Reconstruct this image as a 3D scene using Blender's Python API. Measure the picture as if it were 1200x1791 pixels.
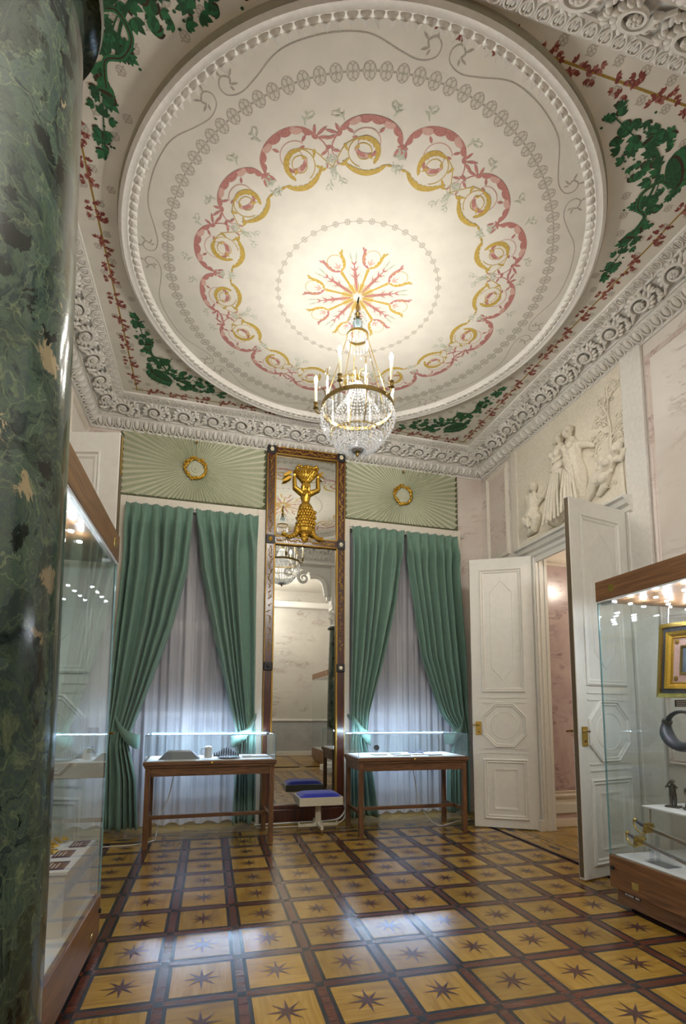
import bpy, bmesh, math, random
from mathutils import Vector, Matrix
random.seed(7)
for o in list(bpy.data.objects): bpy.data.objects.remove(o, do_unlink=True)
S = bpy.context.scene
COL = S.collection
PI = math.pi
def R(a): return math.radians(a)

# ------------------------------------------------------------------ camera, world, exposure
cam_d = bpy.data.cameras.new('camera'); cam = bpy.data.objects.new('camera', cam_d); COL.objects.link(cam)
F = 885.0
cam_d.sensor_fit = 'HORIZONTAL'; cam_d.sensor_width = 36.0; cam_d.lens = 36.0*F/1200
cam_d.shift_x = (600-588.955)/1200; cam_d.shift_y = (1148.686-895.5)/1200
cam_d.clip_start = 0.03; cam_d.clip_end = 60
yaw, pit, rol = R(13.983), R(5.991), R(-0.3)
r_ = Vector((math.cos(yaw), -math.sin(yaw), 0)); fh = Vector((math.sin(yaw), math.cos(yaw), 0)); zz = Vector((0, 0, 1))
f_ = fh*math.cos(pit)+zz*math.sin(pit); d_ = fh*math.sin(pit)-zz*math.cos(pit)
r2 = r_*math.cos(rol)+d_*math.sin(rol); d2 = -r_*math.sin(rol)+d_*math.cos(rol)
cm = Matrix((r2, -d2, -f_)).transposed().to_4x4(); cm.translation = Vector((0, 0, 1.4))
cam.matrix_world = cm
S.camera = cam
W = bpy.data.worlds.new('night_sky'); S.world = W; W.use_nodes = True
W.node_tree.nodes['Background'].inputs[0].default_value = (0.10, 0.12, 0.18, 1)
W.node_tree.nodes['Background'].inputs[1].default_value = 0.25
S.view_settings.view_transform = 'Standard'; S.view_settings.look = 'None'
S.view_settings.gamma = 1.0; S.view_settings.use_curve_mapping = False
S.view_settings.exposure = 0.28
BULB = 760.0            # radiance of the candle bulbs of the chandelier
BULB_FILL = 2700.0          # brighter bulbs of the unseen chandelier added as fill light
BULB3 = 900.0           # bulbs of the next room's chandelier
SPOT = 240.0            # small showcase spots
STRIP = 165.0            # light strips of the table cases
S.cycles.transparent_max_bounces = 32
S.cycles.max_bounces = 10; S.cycles.diffuse_bounces = 5; S.cycles.glossy_bounces = 6
S.cycles.caustics_reflective = False; S.cycles.caustics_refractive = False
S.cycles.sample_clamp_indirect = 6.0; S.cycles.blur_glossy = 0.6

# ------------------------------------------------------------------ room constants (metres)
XL, XR, YF, YB, ZC = -1.53, 3.86, 1.58, 6.50, 5.10
CX, CY = 1.18, 4.03
BA = R(1.4)             # the window wall stands a little askew
def bk(x, y=0.0): return (1.165+x*math.cos(BA)-y*math.sin(BA), YB+x*math.sin(BA)+y*math.cos(BA))

# ------------------------------------------------------------------ materials
MATS = {}
def nt(name):
    m = bpy.data.materials.new(name); m.use_nodes = True
    t = m.node_tree; b = t.nodes['Principled BSDF']; MATS[name] = m
    return m, t, b
def N(t, kind, **kw):
    n = t.nodes.new(kind)
    for k, v in kw.items():
        if k in ('ins',):
            for i, val in v.items(): n.inputs[i].default_value = val
        else: setattr(n, k, v)
    return n
def c4(c): return (c[0], c[1], c[2], 1.0)
def ramp(t, stops, interp='LINEAR'):
    r = t.nodes.new('ShaderNodeValToRGB'); e = r.color_ramp.elements; r.color_ramp.interpolation = interp
    while len(e) > 1: e.remove(e[-1])
    e[0].position = stops[0][0]; e[0].color = c4(stops[0][1])
    for p, c in stops[1:]:
        q = e.new(p); q.color = c4(c)
    return r
def coords(t, kind='Object', scale=(1, 1, 1), rot=(0, 0, 0), rnd=0.0):
    tc = N(t, 'ShaderNodeTexCoord'); mp = N(t, 'ShaderNodeMapping')
    mp.inputs['Scale'].default_value = scale; mp.inputs['Rotation'].default_value = rot
    t.links.new(tc.outputs[kind], mp.inputs['Vector'])
    if rnd:
        oi = N(t, 'ShaderNodeObjectInfo'); mu = N(t, 'ShaderNodeMath', operation='MULTIPLY'); mu.inputs[1].default_value = rnd
        t.links.new(oi.outputs['Random'], mu.inputs[0]); t.links.new(mu.outputs[0], mp.inputs['Location'])
    return mp
def bump(t, b, src, strength=0.2, dist=0.01):
    bp = N(t, 'ShaderNodeBump'); bp.inputs['Strength'].default_value = strength; bp.inputs['Distance'].default_value = dist
    t.links.new(src, bp.inputs['Height']); t.links.new(bp.outputs[0], b.inputs['Normal'])
def plain(name, col, rough=0.5, metal=0.0, spec=0.5, var=0.06, scale=8.0, coat=0.0, bmp=0.0, sheen=0.0):
    m, t, b = nt(name)
    mp = coords(t, scale=(scale,)*3); no = N(t, 'ShaderNodeTexNoise'); no.inputs['Detail'].default_value = 4
    t.links.new(mp.outputs[0], no.inputs['Vector'])
    lo = tuple(max(0, c*(1-var)) for c in col); hi = tuple(min(1, c*(1+var)) for c in col)
    r = ramp(t, [(0.3, lo), (0.7, hi)]); t.links.new(no.outputs['Fac'], r.inputs[0]); t.links.new(r.outputs[0], b.inputs['Base Color'])
    b.inputs['Roughness'].default_value = rough; b.inputs['Metallic'].default_value = metal
    b.inputs['Specular IOR Level'].default_value = spec; b.inputs['Coat Weight'].default_value = coat
    b.inputs['Coat Roughness'].default_value = 0.12; b.inputs['Sheen Weight'].default_value = sheen
    if bmp: bump(t, b, no.outputs['Fac'], bmp)
    return m
def wood(name, c0, c1, c2, stretch=(3, 40, 3), rough=0.35, coat=0.0, rnd=60.0, tone=0.25):
    m, t, b = nt(name)
    mp = coords(t, scale=stretch, rnd=rnd)
    no = N(t, 'ShaderNodeTexNoise'); no.inputs['Scale'].default_value = 1.0; no.inputs['Detail'].default_value = 6; no.inputs['Distortion'].default_value = 1.2
    t.links.new(mp.outputs[0], no.inputs['Vector'])
    r = ramp(t, [(0.28, c0), (0.5, c1), (0.74, c2)]); t.links.new(no.outputs['Fac'], r.inputs[0])
    oi = N(t, 'ShaderNodeObjectInfo'); hs = N(t, 'ShaderNodeHueSaturation')
    mr = N(t, 'ShaderNodeMapRange'); mr.inputs['To Min'].default_value = 1-tone; mr.inputs['To Max'].default_value = 1+tone
    t.links.new(oi.outputs['Random'], mr.inputs['Value']); t.links.new(mr.outputs[0], hs.inputs['Value'])
    t.links.new(r.outputs[0], hs.inputs['Color']); t.links.new(hs.outputs[0], b.inputs['Base Color'])
    b.inputs['Roughness'].default_value = rough; b.inputs['Coat Weight'].default_value = coat; b.inputs['Coat Roughness'].default_value = 0.18
    bump(t, b, no.outputs['Fac'], 0.08, 0.004)
    return m
def marble(name, base, base2, vein, vscale=0.9, width=0.03, rough=0.3, rot=(0.3, 0.5, 0.2), spots=None):
    m, t, b = nt(name)
    mp = coords(t, rot=rot)
    n1 = N(t, 'ShaderNodeTexNoise'); n1.inputs['Scale'].default_value = vscale; n1.inputs['Detail'].default_value = 7; n1.inputs['Roughness'].default_value = 0.6; n1.inputs['Distortion'].default_value = 0.8
    t.links.new(mp.outputs[0], n1.inputs['Vector'])
    r1 = ramp(t, [(0.35, base), (0.65, base2)]); t.links.new(n1.outputs['Fac'], r1.inputs[0])
    mp2 = coords(t, rot=(rot[0]+1, rot[1], rot[2]), scale=(1, 1, 2.4))
    n2 = N(t, 'ShaderNodeTexNoise'); n2.inputs['Scale'].default_value = vscale*1.1; n2.inputs['Detail'].default_value = 9; n2.inputs['Roughness'].default_value = 0.66; n2.inputs['Distortion'].default_value = 1.2
    t.links.new(mp2.outputs[0], n2.inputs['Vector'])
    r2 = ramp(t, [(0.5-width, (0, 0, 0)), (0.5, (1, 1, 1)), (0.5+width*0.6, (0, 0, 0))]); t.links.new(n2.outputs['Fac'], r2.inputs[0])
    n3 = N(t, 'ShaderNodeTexNoise'); n3.inputs['Scale'].default_value = vscale*2.2; n3.inputs['Detail'].default_value = 3
    t.links.new(mp.outputs[0], n3.inputs['Vector'])
    r3 = ramp(t, [(0.48, (0, 0, 0)), (0.66, (0.8, 0.8, 0.8))]); t.links.new(n3.outputs['Fac'], r3.inputs[0])
    mu = N(t, 'ShaderNodeMath', operation='MULTIPLY'); t.links.new(r2.outputs[0], mu.inputs[0]); t.links.new(r3.outputs[0], mu.inputs[1])
    mx = N(t, 'ShaderNodeMix', data_type='RGBA'); t.links.new(mu.outputs[0], mx.inputs[0]); t.links.new(r1.outputs[0], mx.inputs[6]); mx.inputs[7].default_value = c4(vein)
    t.links.new(mx.outputs[2], b.inputs['Base Color']); b.inputs['Roughness'].default_value = rough
    return m
def emit(name, col, strength):
    m, t, b = nt(name); b.inputs['Base Color'].default_value = c4(col); b.inputs['Emission Color'].default_value = c4(col); b.inputs['Emission Strength'].default_value = strength
    return m
def thin_glass(name, tint, refl=1.0, rough=0.0, ior=1.5):
    m, t, b = nt(name); t.nodes.remove(b); out = t.nodes['Material Output']
    tr = N(t, 'ShaderNodeBsdfTransparent'); tr.inputs[0].default_value = c4(tint)
    gl = N(t, 'ShaderNodeBsdfGlossy'); gl.inputs['Roughness'].default_value = rough; gl.inputs[0].default_value = (refl, refl, refl, 1)
    mx = N(t, 'ShaderNodeMixShader'); ge = N(t, 'ShaderNodeNewGeometry'); dt = N(t, 'ShaderNodeVectorMath', operation='DOT_PRODUCT')
    t.links.new(ge.outputs['Normal'], dt.inputs[0]); t.links.new(ge.outputs['Incoming'], dt.inputs[1])
    ab = N(t, 'ShaderNodeMath', operation='ABSOLUTE'); t.links.new(dt.outputs['Value'], ab.inputs[0])
    om = N(t, 'ShaderNodeMath', operation='SUBTRACT', use_clamp=True); om.inputs[0].default_value = 1.0; t.links.new(ab.outputs[0], om.inputs[1])
    pw = N(t, 'ShaderNodeMath', operation='POWER'); pw.inputs[1].default_value = 5.0; t.links.new(om.outputs[0], pw.inputs[0])
    f0 = ((ior-1)/(ior+1))**2; ma = N(t, 'ShaderNodeMath', operation='MULTIPLY_ADD', use_clamp=True); ma.inputs[1].default_value = 1-f0; ma.inputs[2].default_value = f0; t.links.new(pw.outputs[0], ma.inputs[0])
    t.links.new(ma.outputs[0], mx.inputs[0]); t.links.new(tr.outputs[0], mx.inputs[1]); t.links.new(gl.outputs[0], mx.inputs[2]); t.links.new(mx.outputs[0], out.inputs[0])
    return m

plain('ceiling_paint', (0.70, 0.67, 0.60), 0.8, var=0.05, scale=1.2)
plain('plaster', (0.74, 0.72, 0.68), 0.75, var=0.05, scale=6, bmp=0.05)
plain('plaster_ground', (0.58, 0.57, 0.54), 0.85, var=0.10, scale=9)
plain('relief_stucco', (0.72, 0.67, 0.56), 0.7, var=0.08, scale=7, bmp=0.06)
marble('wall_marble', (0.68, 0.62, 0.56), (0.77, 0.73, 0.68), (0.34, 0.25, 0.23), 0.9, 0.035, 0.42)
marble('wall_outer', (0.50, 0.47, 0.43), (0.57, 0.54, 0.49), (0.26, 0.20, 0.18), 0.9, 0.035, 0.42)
marble('wall_rosy', (0.66, 0.57, 0.51), (0.73, 0.66, 0.60), (0.38, 0.24, 0.22), 1.1, 0.035, 0.4)
marble('pink_marble', (0.46, 0.34, 0.34), (0.60, 0.48, 0.46), (0.16, 0.08, 0.09), 2.2, 0.05, 0.18)
marble('grey_marble', (0.36, 0.36, 0.37), (0.46, 0.46, 0.46), (0.24, 0.24, 0.26), 1.6, 0.03, 0.3)
plain('olive_tone', (0.33, 0.30, 0.225), 0.8, var=0.06, scale=6)
plain('cream_paint', (0.72, 0.67, 0.58), 0.55, var=0.04, scale=5)
plain('door_paint', (0.70, 0.69, 0.64), 0.38, var=0.03, scale=4)
plain('door_edge', (0.10, 0.07, 0.035), 0.6, var=0.4, scale=25)
wood('oak', (0.10, 0.042, 0.015), (0.18, 0.082, 0.029), (0.26, 0.128, 0.048), (9, 2.2, 34), 0.42, 0.15, tone=0.06)
wood('table_oak', (0.055, 0.022, 0.010), (0.14, 0.062, 0.024), (0.22, 0.105, 0.042), (30, 30, 4), 0.45, 0.1, tone=0.08)
wood('table_oak_rail', (0.055, 0.022, 0.010), (0.14, 0.062, 0.024), (0.22, 0.105, 0.042), (4, 34, 40), 0.45, 0.1, tone=0.08)
wood('mahogany', (0.022, 0.005, 0.003), (0.058, 0.012, 0.006), (0.105, 0.024, 0.010), (22, 22, 3), 0.30, 0.4, tone=0.08)
plain('black_iron', (0.012, 0.010, 0.010), 0.5, var=0.3)
plain('gilt', (0.62, 0.38, 0.055), 0.36, 0.9, var=0.35, scale=40, bmp=0.15)
plain('gilt_dark', (0.34, 0.20, 0.035), 0.42, 0.85, var=0.45, scale=60, bmp=0.2)
plain('brass', (0.62, 0.44, 0.12), 0.25, 1.0, var=0.2, scale=30)
plain('antique_brass', (0.34, 0.24, 0.085), 0.32, 1.0, var=0.25, scale=30)
plain('curtain_green', (0.135, 0.245, 0.190), 0.75, var=0.06, scale=3, sheen=0.25)
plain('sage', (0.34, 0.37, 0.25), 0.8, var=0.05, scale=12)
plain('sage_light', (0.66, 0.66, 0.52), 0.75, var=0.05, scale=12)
plain('sage_mid', (0.50, 0.51, 0.38), 0.8, var=0.05, scale=12)
plain('lace', (0.11, 0.12, 0.06), 0.9, var=0.8, scale=70)
plain('velvet_blue', (0.008, 0.012, 0.30), 0.85, var=0.15, scale=20, sheen=0.4)
plain('ivory_paint', (0.60, 0.56, 0.43), 0.5, var=0.04)
plain('white_board', (0.82, 0.82, 0.82), 0.6, var=0.02)
plain('white_plastic', (0.75, 0.75, 0.74), 0.35, var=0.03)
plain('cable_white', (0.66, 0.66, 0.62), 0.5, var=0.05)
plain('label_maroon', (0.10, 0.035, 0.045), 0.6, var=0.1)
plain('label_print', (0.72, 0.70, 0.68), 0.6, var=0.05)
plain('pewter', (0.13, 0.11, 0.09), 0.38, 0.8, var=0.3, scale=60)
plain('dark_steel', (0.10, 0.10, 0.13), 0.35, 0.6, var=0.35, scale=30)
plain('bright_steel', (0.62, 0.63, 0.68), 0.16, 1.0, var=0.05)
plain('ivory', (0.78, 0.72, 0.52), 0.4, var=0.08, scale=20)
plain('lilac_stand', (0.40, 0.38, 0.56), 0.4, var=0.06)
plain('paper', (0.62, 0.60, 0.56), 0.7, var=0.06, scale=20)
plain('grey_paper', (0.22, 0.23, 0.26), 0.6, var=0.15, scale=20)
plain('ink_dark', (0.035, 0.035, 0.04), 0.5, var=0.2)
plain('paint_pink', (0.44, 0.19, 0.17), 0.8, var=0.18, scale=14)
plain('paint_pink_light', (0.58, 0.37, 0.32), 0.8, var=0.12, scale=14)
plain('paint_yellow', (0.50, 0.35, 0.075), 0.8, var=0.18, scale=14)
plain('paint_sage', (0.47, 0.50, 0.40), 0.8, var=0.10, scale=14)
plain('paint_grey', (0.40, 0.37, 0.32), 0.8, var=0.16, scale=20)
plain('paint_grey_light', (0.61, 0.58, 0.51), 0.8, var=0.10, scale=20)
plain('paint_red', (0.21, 0.050, 0.040), 0.8, var=0.30, scale=18)
plain('paint_red_light', (0.36, 0.145, 0.115), 0.8, var=0.2, scale=18)
plain('paint_ochre', (0.33, 0.21, 0.035), 0.8, var=0.2, scale=18)
plain('paint_green', (0.016, 0.085, 0.032), 0.75, var=0.35, scale=12)
plain('paint_green_mid', (0.025, 0.15, 0.055), 0.75, var=0.25, scale=12)
plain('paint_umber', (0.045, 0.022, 0.010), 0.8, var=0.3, scale=12)
wood('parquet_oak', (0.26, 0.138, 0.018), (0.36, 0.208, 0.030), (0.46, 0.285, 0.052), (3.0, 26, 3), 0.26, 0.35, tone=0.20)
wood('parquet_brown', (0.070, 0.018, 0.010), (0.105, 0.030, 0.016), (0.15, 0.048, 0.025), (4, 40, 4), 0.26, 0.35, tone=0.18)
plain('parquet_black', (0.018, 0.017, 0.020), 0.28, var=0.35, scale=40, coat=0.3)
plain('star_dark', (0.035, 0.014, 0.012), 0.28, var=0.2, coat=0.3)
plain('star_light', (0.125, 0.042, 0.026), 0.28, var=0.2, coat=0.3)
emit('bulb_glow', (1.0, 0.94, 0.85), BULB)
emit('bulb_glow_fill', (1.0, 0.97, 0.92), BULB_FILL)
emit('bulb_glow_next', (1.0, 0.88, 0.72), BULB3)
emit('spot_glow', (0.86, 0.92, 1.0), SPOT)
emit('strip_glow', (0.55, 0.74, 1.0), STRIP)
thin_glass('glass', (0.955, 0.975, 0.97), 1.0)
thin_glass('acrylic', (0.90, 0.92, 0.95), 1.0)
thin_glass('crystal', (0.92, 0.94, 0.96), 1.0, 0.05, 2.4)
t = MATS['crystal'].node_tree; out = t.nodes['Material Output']; old = out.inputs[0].links[0].from_socket
tl_ = N(t, 'ShaderNodeBsdfTranslucent'); tl_.inputs[0].default_value = (0.95, 0.96, 0.97, 1); df_ = N(t, 'ShaderNodeBsdfDiffuse'); df_.inputs[0].default_value = (0.92, 0.93, 0.95, 1)
a_ = N(t, 'ShaderNodeMixShader'); t.links.new(tl_.outputs[0], a_.inputs[1]); t.links.new(df_.outputs[0], a_.inputs[2]); b_ = N(t, 'ShaderNodeMixShader'); b_.inputs[0].default_value = 0.38
t.links.new(old, b_.inputs[1]); t.links.new(a_.outputs[0], b_.inputs[2]); t.links.new(b_.outputs[0], out.inputs[0])
thin_glass('window_glass', (0.5, 0.55, 0.62), 1.0)
plain('glass_edge', (0.16, 0.30, 0.31), 0.15, var=0.1)
plain('blue_glass', (0.30, 0.42, 0.46), 0.12, var=0.1)
m, t, b = nt('mirror_glass'); b.inputs['Base Color'].default_value = (0.64, 0.64, 0.60, 1); b.inputs['Metallic'].default_value = 1; b.inputs['Roughness'].default_value = 0.012
# sheer curtain
m, t, b = nt('sheer'); t.nodes.remove(b); out = t.nodes['Material Output']
tr = N(t, 'ShaderNodeBsdfTransparent'); df = N(t, 'ShaderNodeBsdfDiffuse'); tl = N(t, 'ShaderNodeBsdfTranslucent')
df.inputs[0].default_value = (0.80, 0.79, 0.83, 1); tl.inputs[0].default_value = (0.74, 0.73, 0.77, 1)
m1 = N(t, 'ShaderNodeMixShader'); m1.inputs[0].default_value = 0.35; m2 = N(t, 'ShaderNodeMixShader'); m2.inputs[0].default_value = 0.74
t.links.new(df.outputs[0], m1.inputs[1]); t.links.new(tl.outputs[0], m1.inputs[2]); t.links.new(tr.outputs[0], m2.inputs[1]); t.links.new(m1.outputs[0], m2.inputs[2]); t.links.new(m2.outputs[0], out.inputs[0])
# green breccia marble of the columns
m, t, b = nt('green_marble')
mp = coords(t, scale=(1, 1, 0.75), rot=(0.35, 0.5, 0))
nw = N(t, 'ShaderNodeTexNoise'); nw.inputs['Scale'].default_value = 2.6; nw.inputs['Detail'].default_value = 6; t.links.new(mp.outputs[0], nw.inputs['Vector'])
va = N(t, 'ShaderNodeVectorMath', operation='MULTIPLY_ADD'); va.inputs[1].default_value = (0.75, 0.75, 0.75)
t.links.new(nw.outputs['Color'], va.inputs[0]); t.links.new(mp.outputs[0], va.inputs[2])
n1 = N(t, 'ShaderNodeTexNoise'); n1.inputs['Scale'].default_value = 5.0; n1.inputs['Detail'].default_value = 10; n1.inputs['Roughness'].default_value = 0.74; n1.inputs['Distortion'].default_value = 1.6
t.links.new(va.outputs[0], n1.inputs['Vector'])
r1 = ramp(t, [(0.34, (0.006, 0.010, 0.010)), (0.42, (0.026, 0.042, 0.038)), (0.48, (0.058, 0.090, 0.060)), (0.53, (0.036, 0.056, 0.056)), (0.59, (0.078, 0.112, 0.066)), (0.68, (0.15, 0.175, 0.115))]); t.links.new(n1.outputs['Fac'], r1.inputs[0])
v1 = N(t, 'ShaderNodeTexVoronoi', feature='DISTANCE_TO_EDGE'); v1.inputs['Scale'].default_value = 12.0; t.links.new(va.outputs[0], v1.inputs['Vector'])
rv = ramp(t, [(0.0, (1, 1, 1)), (0.02, (0.15, 0.15, 0.15)), (0.04, (0, 0, 0))]); t.links.new(v1.outputs['Distance'], rv.inputs[0])
mva = N(t, 'ShaderNodeMath', operation='MULTIPLY'); mva.inputs[1].default_value = 0.35; t.links.new(rv.outputs[0], mva.inputs[0])
x1 = N(t, 'ShaderNodeMix', data_type='RGBA'); t.links.new(mva.outputs[0], x1.inputs[0]); t.links.new(r1.outputs[0], x1.inputs[6]); x1.inputs[7].default_value = (0.22, 0.26, 0.14, 1)
v2 = N(t, 'ShaderNodeTexVoronoi'); v2.inputs['Scale'].default_value = 24.0; vb = N(t, 'ShaderNodeVectorMath', operation='MULTIPLY_ADD'); vb.inputs[1].default_value = (0.13, 0.13, 0.13); t.links.new(n1.outputs['Color'], vb.inputs[0]); t.links.new(mp.outputs[0], vb.inputs[2]); t.links.new(vb.outputs[0], v2.inputs['Vector'])
sp = N(t, 'ShaderNodeSeparateColor'); t.links.new(v2.outputs['Color'], sp.inputs[0])
rb = ramp(t, [(0.945, (0, 0, 0)), (0.95, (1, 1, 1))]); t.links.new(sp.outputs[0], rb.inputs[0])
x2 = N(t, 'ShaderNodeMix', data_type='RGBA'); t.links.new(rb.outputs[0], x2.inputs[0]); t.links.new(x1.outputs[2], x2.inputs[6]); x2.inputs[7].default_value = (0.010, 0.014, 0.012, 1)
rp = ramp(t, [(0.978, (0, 0, 0)), (0.984, (1, 1, 1))]); t.links.new(sp.outputs[1], rp.inputs[0])
x3 = N(t, 'ShaderNodeMix', data_type='RGBA'); t.links.new(rp.outputs[0], x3.inputs[0]); t.links.new(x2.outputs[2], x3.inputs[6]); x3.inputs[7].default_value = (0.28, 0.23, 0.14, 1)
v3 = N(t, 'ShaderNodeTexVoronoi'); v3.inputs['Scale'].default_value = 6.0; t.links.new(va.outputs[0], v3.inputs['Vector']); s3 = N(t, 'ShaderNodeSeparateColor'); t.links.new(v3.outputs['Color'], s3.inputs[0])
m3 = N(t, 'ShaderNodeMapRange'); m3.inputs['To Min'].default_value = 0.45; m3.inputs['To Max'].default_value = 1.25; t.links.new(s3.outputs[2], m3.inputs['Value']); h3 = N(t, 'ShaderNodeHueSaturation'); t.links.new(m3.outputs[0], h3.inputs['Value']); t.links.new(x3.outputs[2], h3.inputs['Color'])
t.links.new(h3.outputs[0], b.inputs['Base Color']); b.inputs['Roughness'].default_value = 0.13; b.inputs['Specular IOR Level'].default_value = 0.32
# small painting in the showcase: dusk landscape bands
m, t, b = nt('canvas_print'); mp = coords(t, scale=(1, 1, 1)); no = N(t, 'ShaderNodeTexNoise'); no.inputs['Scale'].default_value = 6; t.links.new(mp.outputs[0], no.inputs['Vector'])
r = ramp(t, [(0.35, (0.10, 0.14, 0.20)), (0.6, (0.20, 0.26, 0.34)), (0.8, (0.32, 0.36, 0.40))]); t.links.new(no.outputs['Fac'], r.inputs[0]); t.links.new(r.outputs[0], b.inputs['Base Color']); b.inputs['Roughness'].default_value = 0.4

# ------------------------------------------------------------------ mesh helpers
class MB:
    def __init__(s): s.v = []; s.f = []; s.mi = []
    def add(s, vs, fs, mi=0):
        o = len(s.v); s.v += [tuple(p) for p in vs]; s.f += [tuple(i+o for i in q) for q in fs]; s.mi += [mi]*len(fs); return s
    def box(s, x0, x1, y0, y1, z0, z1, mi=0):
        v = [(x, y, z) for z in (z0, z1) for y in (y0, y1) for x in (x0, x1)]
        return s.add(v, [(0, 2, 3, 1), (4, 5, 7, 6), (0, 1, 5, 4), (2, 6, 7, 3), (0, 4, 6, 2), (1, 3, 7, 5)], mi)
    def lathe(s, prof, n=24, c=(0, 0, 0), mi=0, closed=False, arc=None):
        full = arc is None; a0, a1 = (0, 2*PI) if full else arc; m = n if full else n+1; vs = []
        for k in range(m):
            a = a0+(a1-a0)*k/n; vs += [(c[0]+r*math.cos(a), c[1]+r*math.sin(a), c[2]+z) for r, z in prof]
        P = len(prof); fs = []
        for k in range(n):
            k2 = (k+1) % m
            for i in range(P if closed else P-1):
                j = (i+1) % P; fs.append((k*P+i, k2*P+i, k2*P+j, k*P+j))
        return s.add(vs, fs, mi)
    def tube(s, pts, rad, n=6, mi=0, cap=True, flat=1.0):
        pts = [Vector(p) for p in pts]; vs = []; up = None
        for i, p in enumerate(pts):
            d = (pts[min(i+1, len(pts)-1)]-pts[max(i-1, 0)]).normalized()
            if up is None: up = Vector((0, 0, 1)) if abs(d.z) < 0.9 else Vector((1, 0, 0))
            sd = d.cross(up)
            if sd.length < 1e-6: sd = d.cross(Vector((0, 1, 0)))
            sd.normalize(); up = sd.cross(d).normalized(); r = rad[i] if isinstance(rad, (list, tuple)) else rad
            for k in range(n):
                a = 2*PI*k/n; vs.append(p+sd*math.cos(a)*r+up*math.sin(a)*r*flat)
        fs = [(i*n+k, i*n+(k+1) % n, (i+1)*n+(k+1) % n, (i+1)*n+k) for i in range(len(pts)-1) for k in range(n)]
        if cap: fs += [tuple(range(n-1, -1, -1)), tuple(range((len(pts)-1)*n, len(pts)*n))]
        return s.add(vs, fs, mi)
    def ball(s, c, r, n=8, m=5, mi=0, mat=None):
        rx, ry, rz = r if isinstance(r, (tuple, list)) else (r, r, r); vs = [(0, 0, rz)]
        for i in range(1, m):
            a = PI*i/m; vs += [(rx*math.sin(a)*math.cos(2*PI*k/n), ry*math.sin(a)*math.sin(2*PI*k/n), rz*math.cos(a)) for k in range(n)]
        vs.append((0, 0, -rz)); L = len(vs)-1; fs = [(0, 1+k, 1+(k+1) % n) for k in range(n)]
        for i in range(m-2): fs += [(1+i*n+k, 1+(i+1)*n+k, 1+(i+1)*n+(k+1) % n, 1+i*n+(k+1) % n) for k in range(n)]
        fs += [(L, 1+(m-2)*n+(k+1) % n, 1+(m-2)*n+k) for k in range(n)]
        vs = [Vector(p) for p in vs]
        if mat is not None: vs = [mat @ p for p in vs]
        return s.add([p+Vector(c) for p in vs], fs, mi)
    def octa(s, c, r, h, mi=0):
        x, y, z = c
        return s.add([(x+r, y, z), (x, y+r, z), (x-r, y, z), (x, y-r, z), (x, y, z+h), (x, y, z-h)], [(0, 1, 4), (1, 2, 4), (2, 3, 4), (3, 0, 4), (1, 0, 5), (2, 1, 5), (3, 2, 5), (0, 3, 5)], mi)
    def poly(s, pts, f0, f1, mi=0):
        """closed outline pts (2D) made solid; f0/f1 map (a,b) to 3D for the two faces"""
        n = len(pts); vs = [f0(*p) for p in pts]+[f1(*p) for p in pts]
        return s.add(vs, [tuple(range(n)), tuple(range(2*n-1, n-1, -1))]+[(i, (i+1) % n, n+(i+1) % n, n+i) for i in range(n)], mi)
    def ring(s, pts, w, fn, prof, mi=0):
        """moulding along a closed polygon pts (2D); prof = [(offset inward, height)]; fn(a,b,h) -> 3D"""
        n = len(pts); rows = []
        area = sum(pts[i][0]*pts[(i+1) % n][1]-pts[(i+1) % n][0]*pts[i][1] for i in range(n)); sg = 1 if area > 0 else -1
        for off, h in prof:
            for i in range(n):
                p0, p1, p2 = pts[i-1], pts[i], pts[(i+1) % n]
                d1 = Vector((p1[0]-p0[0], p1[1]-p0[1])).normalized(); d2_ = Vector((p2[0]-p1[0], p2[1]-p1[1])).normalized()
                n1 = Vector((-d1.y, d1.x))*sg; n2 = Vector((-d2_.y, d2_.x))*sg; mt = (n1+n2); mt = mt/max(0.2, 1+n1.dot(n2))
                rows.append(fn(p1[0]+mt.x*off*w, p1[1]+mt.y*off*w, h))
        P = len(prof)
        return s.add(rows, [(j*n+i, j*n+(i+1) % n, (j+1)*n+(i+1) % n, (j+1)*n+i) for j in range(P-1) for i in range(n)], mi)
    def xf(s, M):
        s.v = [tuple(M @ Vector(p)) for p in s.v]; return s
    def mesh(s, name, mats, smooth=None, solid=True):
        me = bpy.data.meshes.new(name); me.from_pydata(s.v, [], s.f)
        for mm in (mats if isinstance(mats, (list, tuple)) else [mats]): me.materials.append(MATS[mm])
        if any(s.mi): me.polygons.foreach_set('material_index', s.mi)
        if solid:
            bm = bmesh.new(); bm.from_mesh(me); bmesh.ops.recalc_face_normals(bm, faces=bm.faces); bm.to_mesh(me); bm.free()
        if smooth:
            me.polygons.foreach_set('use_smooth', [True]*len(me.polygons)); me.set_sharp_from_angle(angle=R(smooth))
        me.update(); return me
    def build(s, name, mats, parent=None, loc=None, rot=None, smooth=None, solid=True, bevel=0):
        return link(name, s.mesh(name, mats, smooth, solid), parent, loc, rot, bevel)
def link(name, me, parent=None, loc=None, rot=None, bevel=0):
    o = bpy.data.objects.new(name, me); COL.objects.link(o)
    if parent is not None: o.parent = parent
    if loc is not None: o.location = loc
    if rot is not None: o.rotation_euler = rot
    if bevel:
        b = o.modifiers.new('bevel', 'BEVEL'); b.width = bevel; b.segments = 2; b.limit_method = 'ANGLE'
    return o
def inst(name, me, parent, M):
    o = bpy.data.objects.new(name, me); COL.objects.link(o); o.parent = parent; o.matrix_local = M
    return o
def tag(o, label=None, cat=None, group=None, kind=None):
    if label: o['label'] = label
    if cat: o['category'] = cat
    if group: o['group'] = group
    if kind: o['kind'] = kind
    return o
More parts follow.
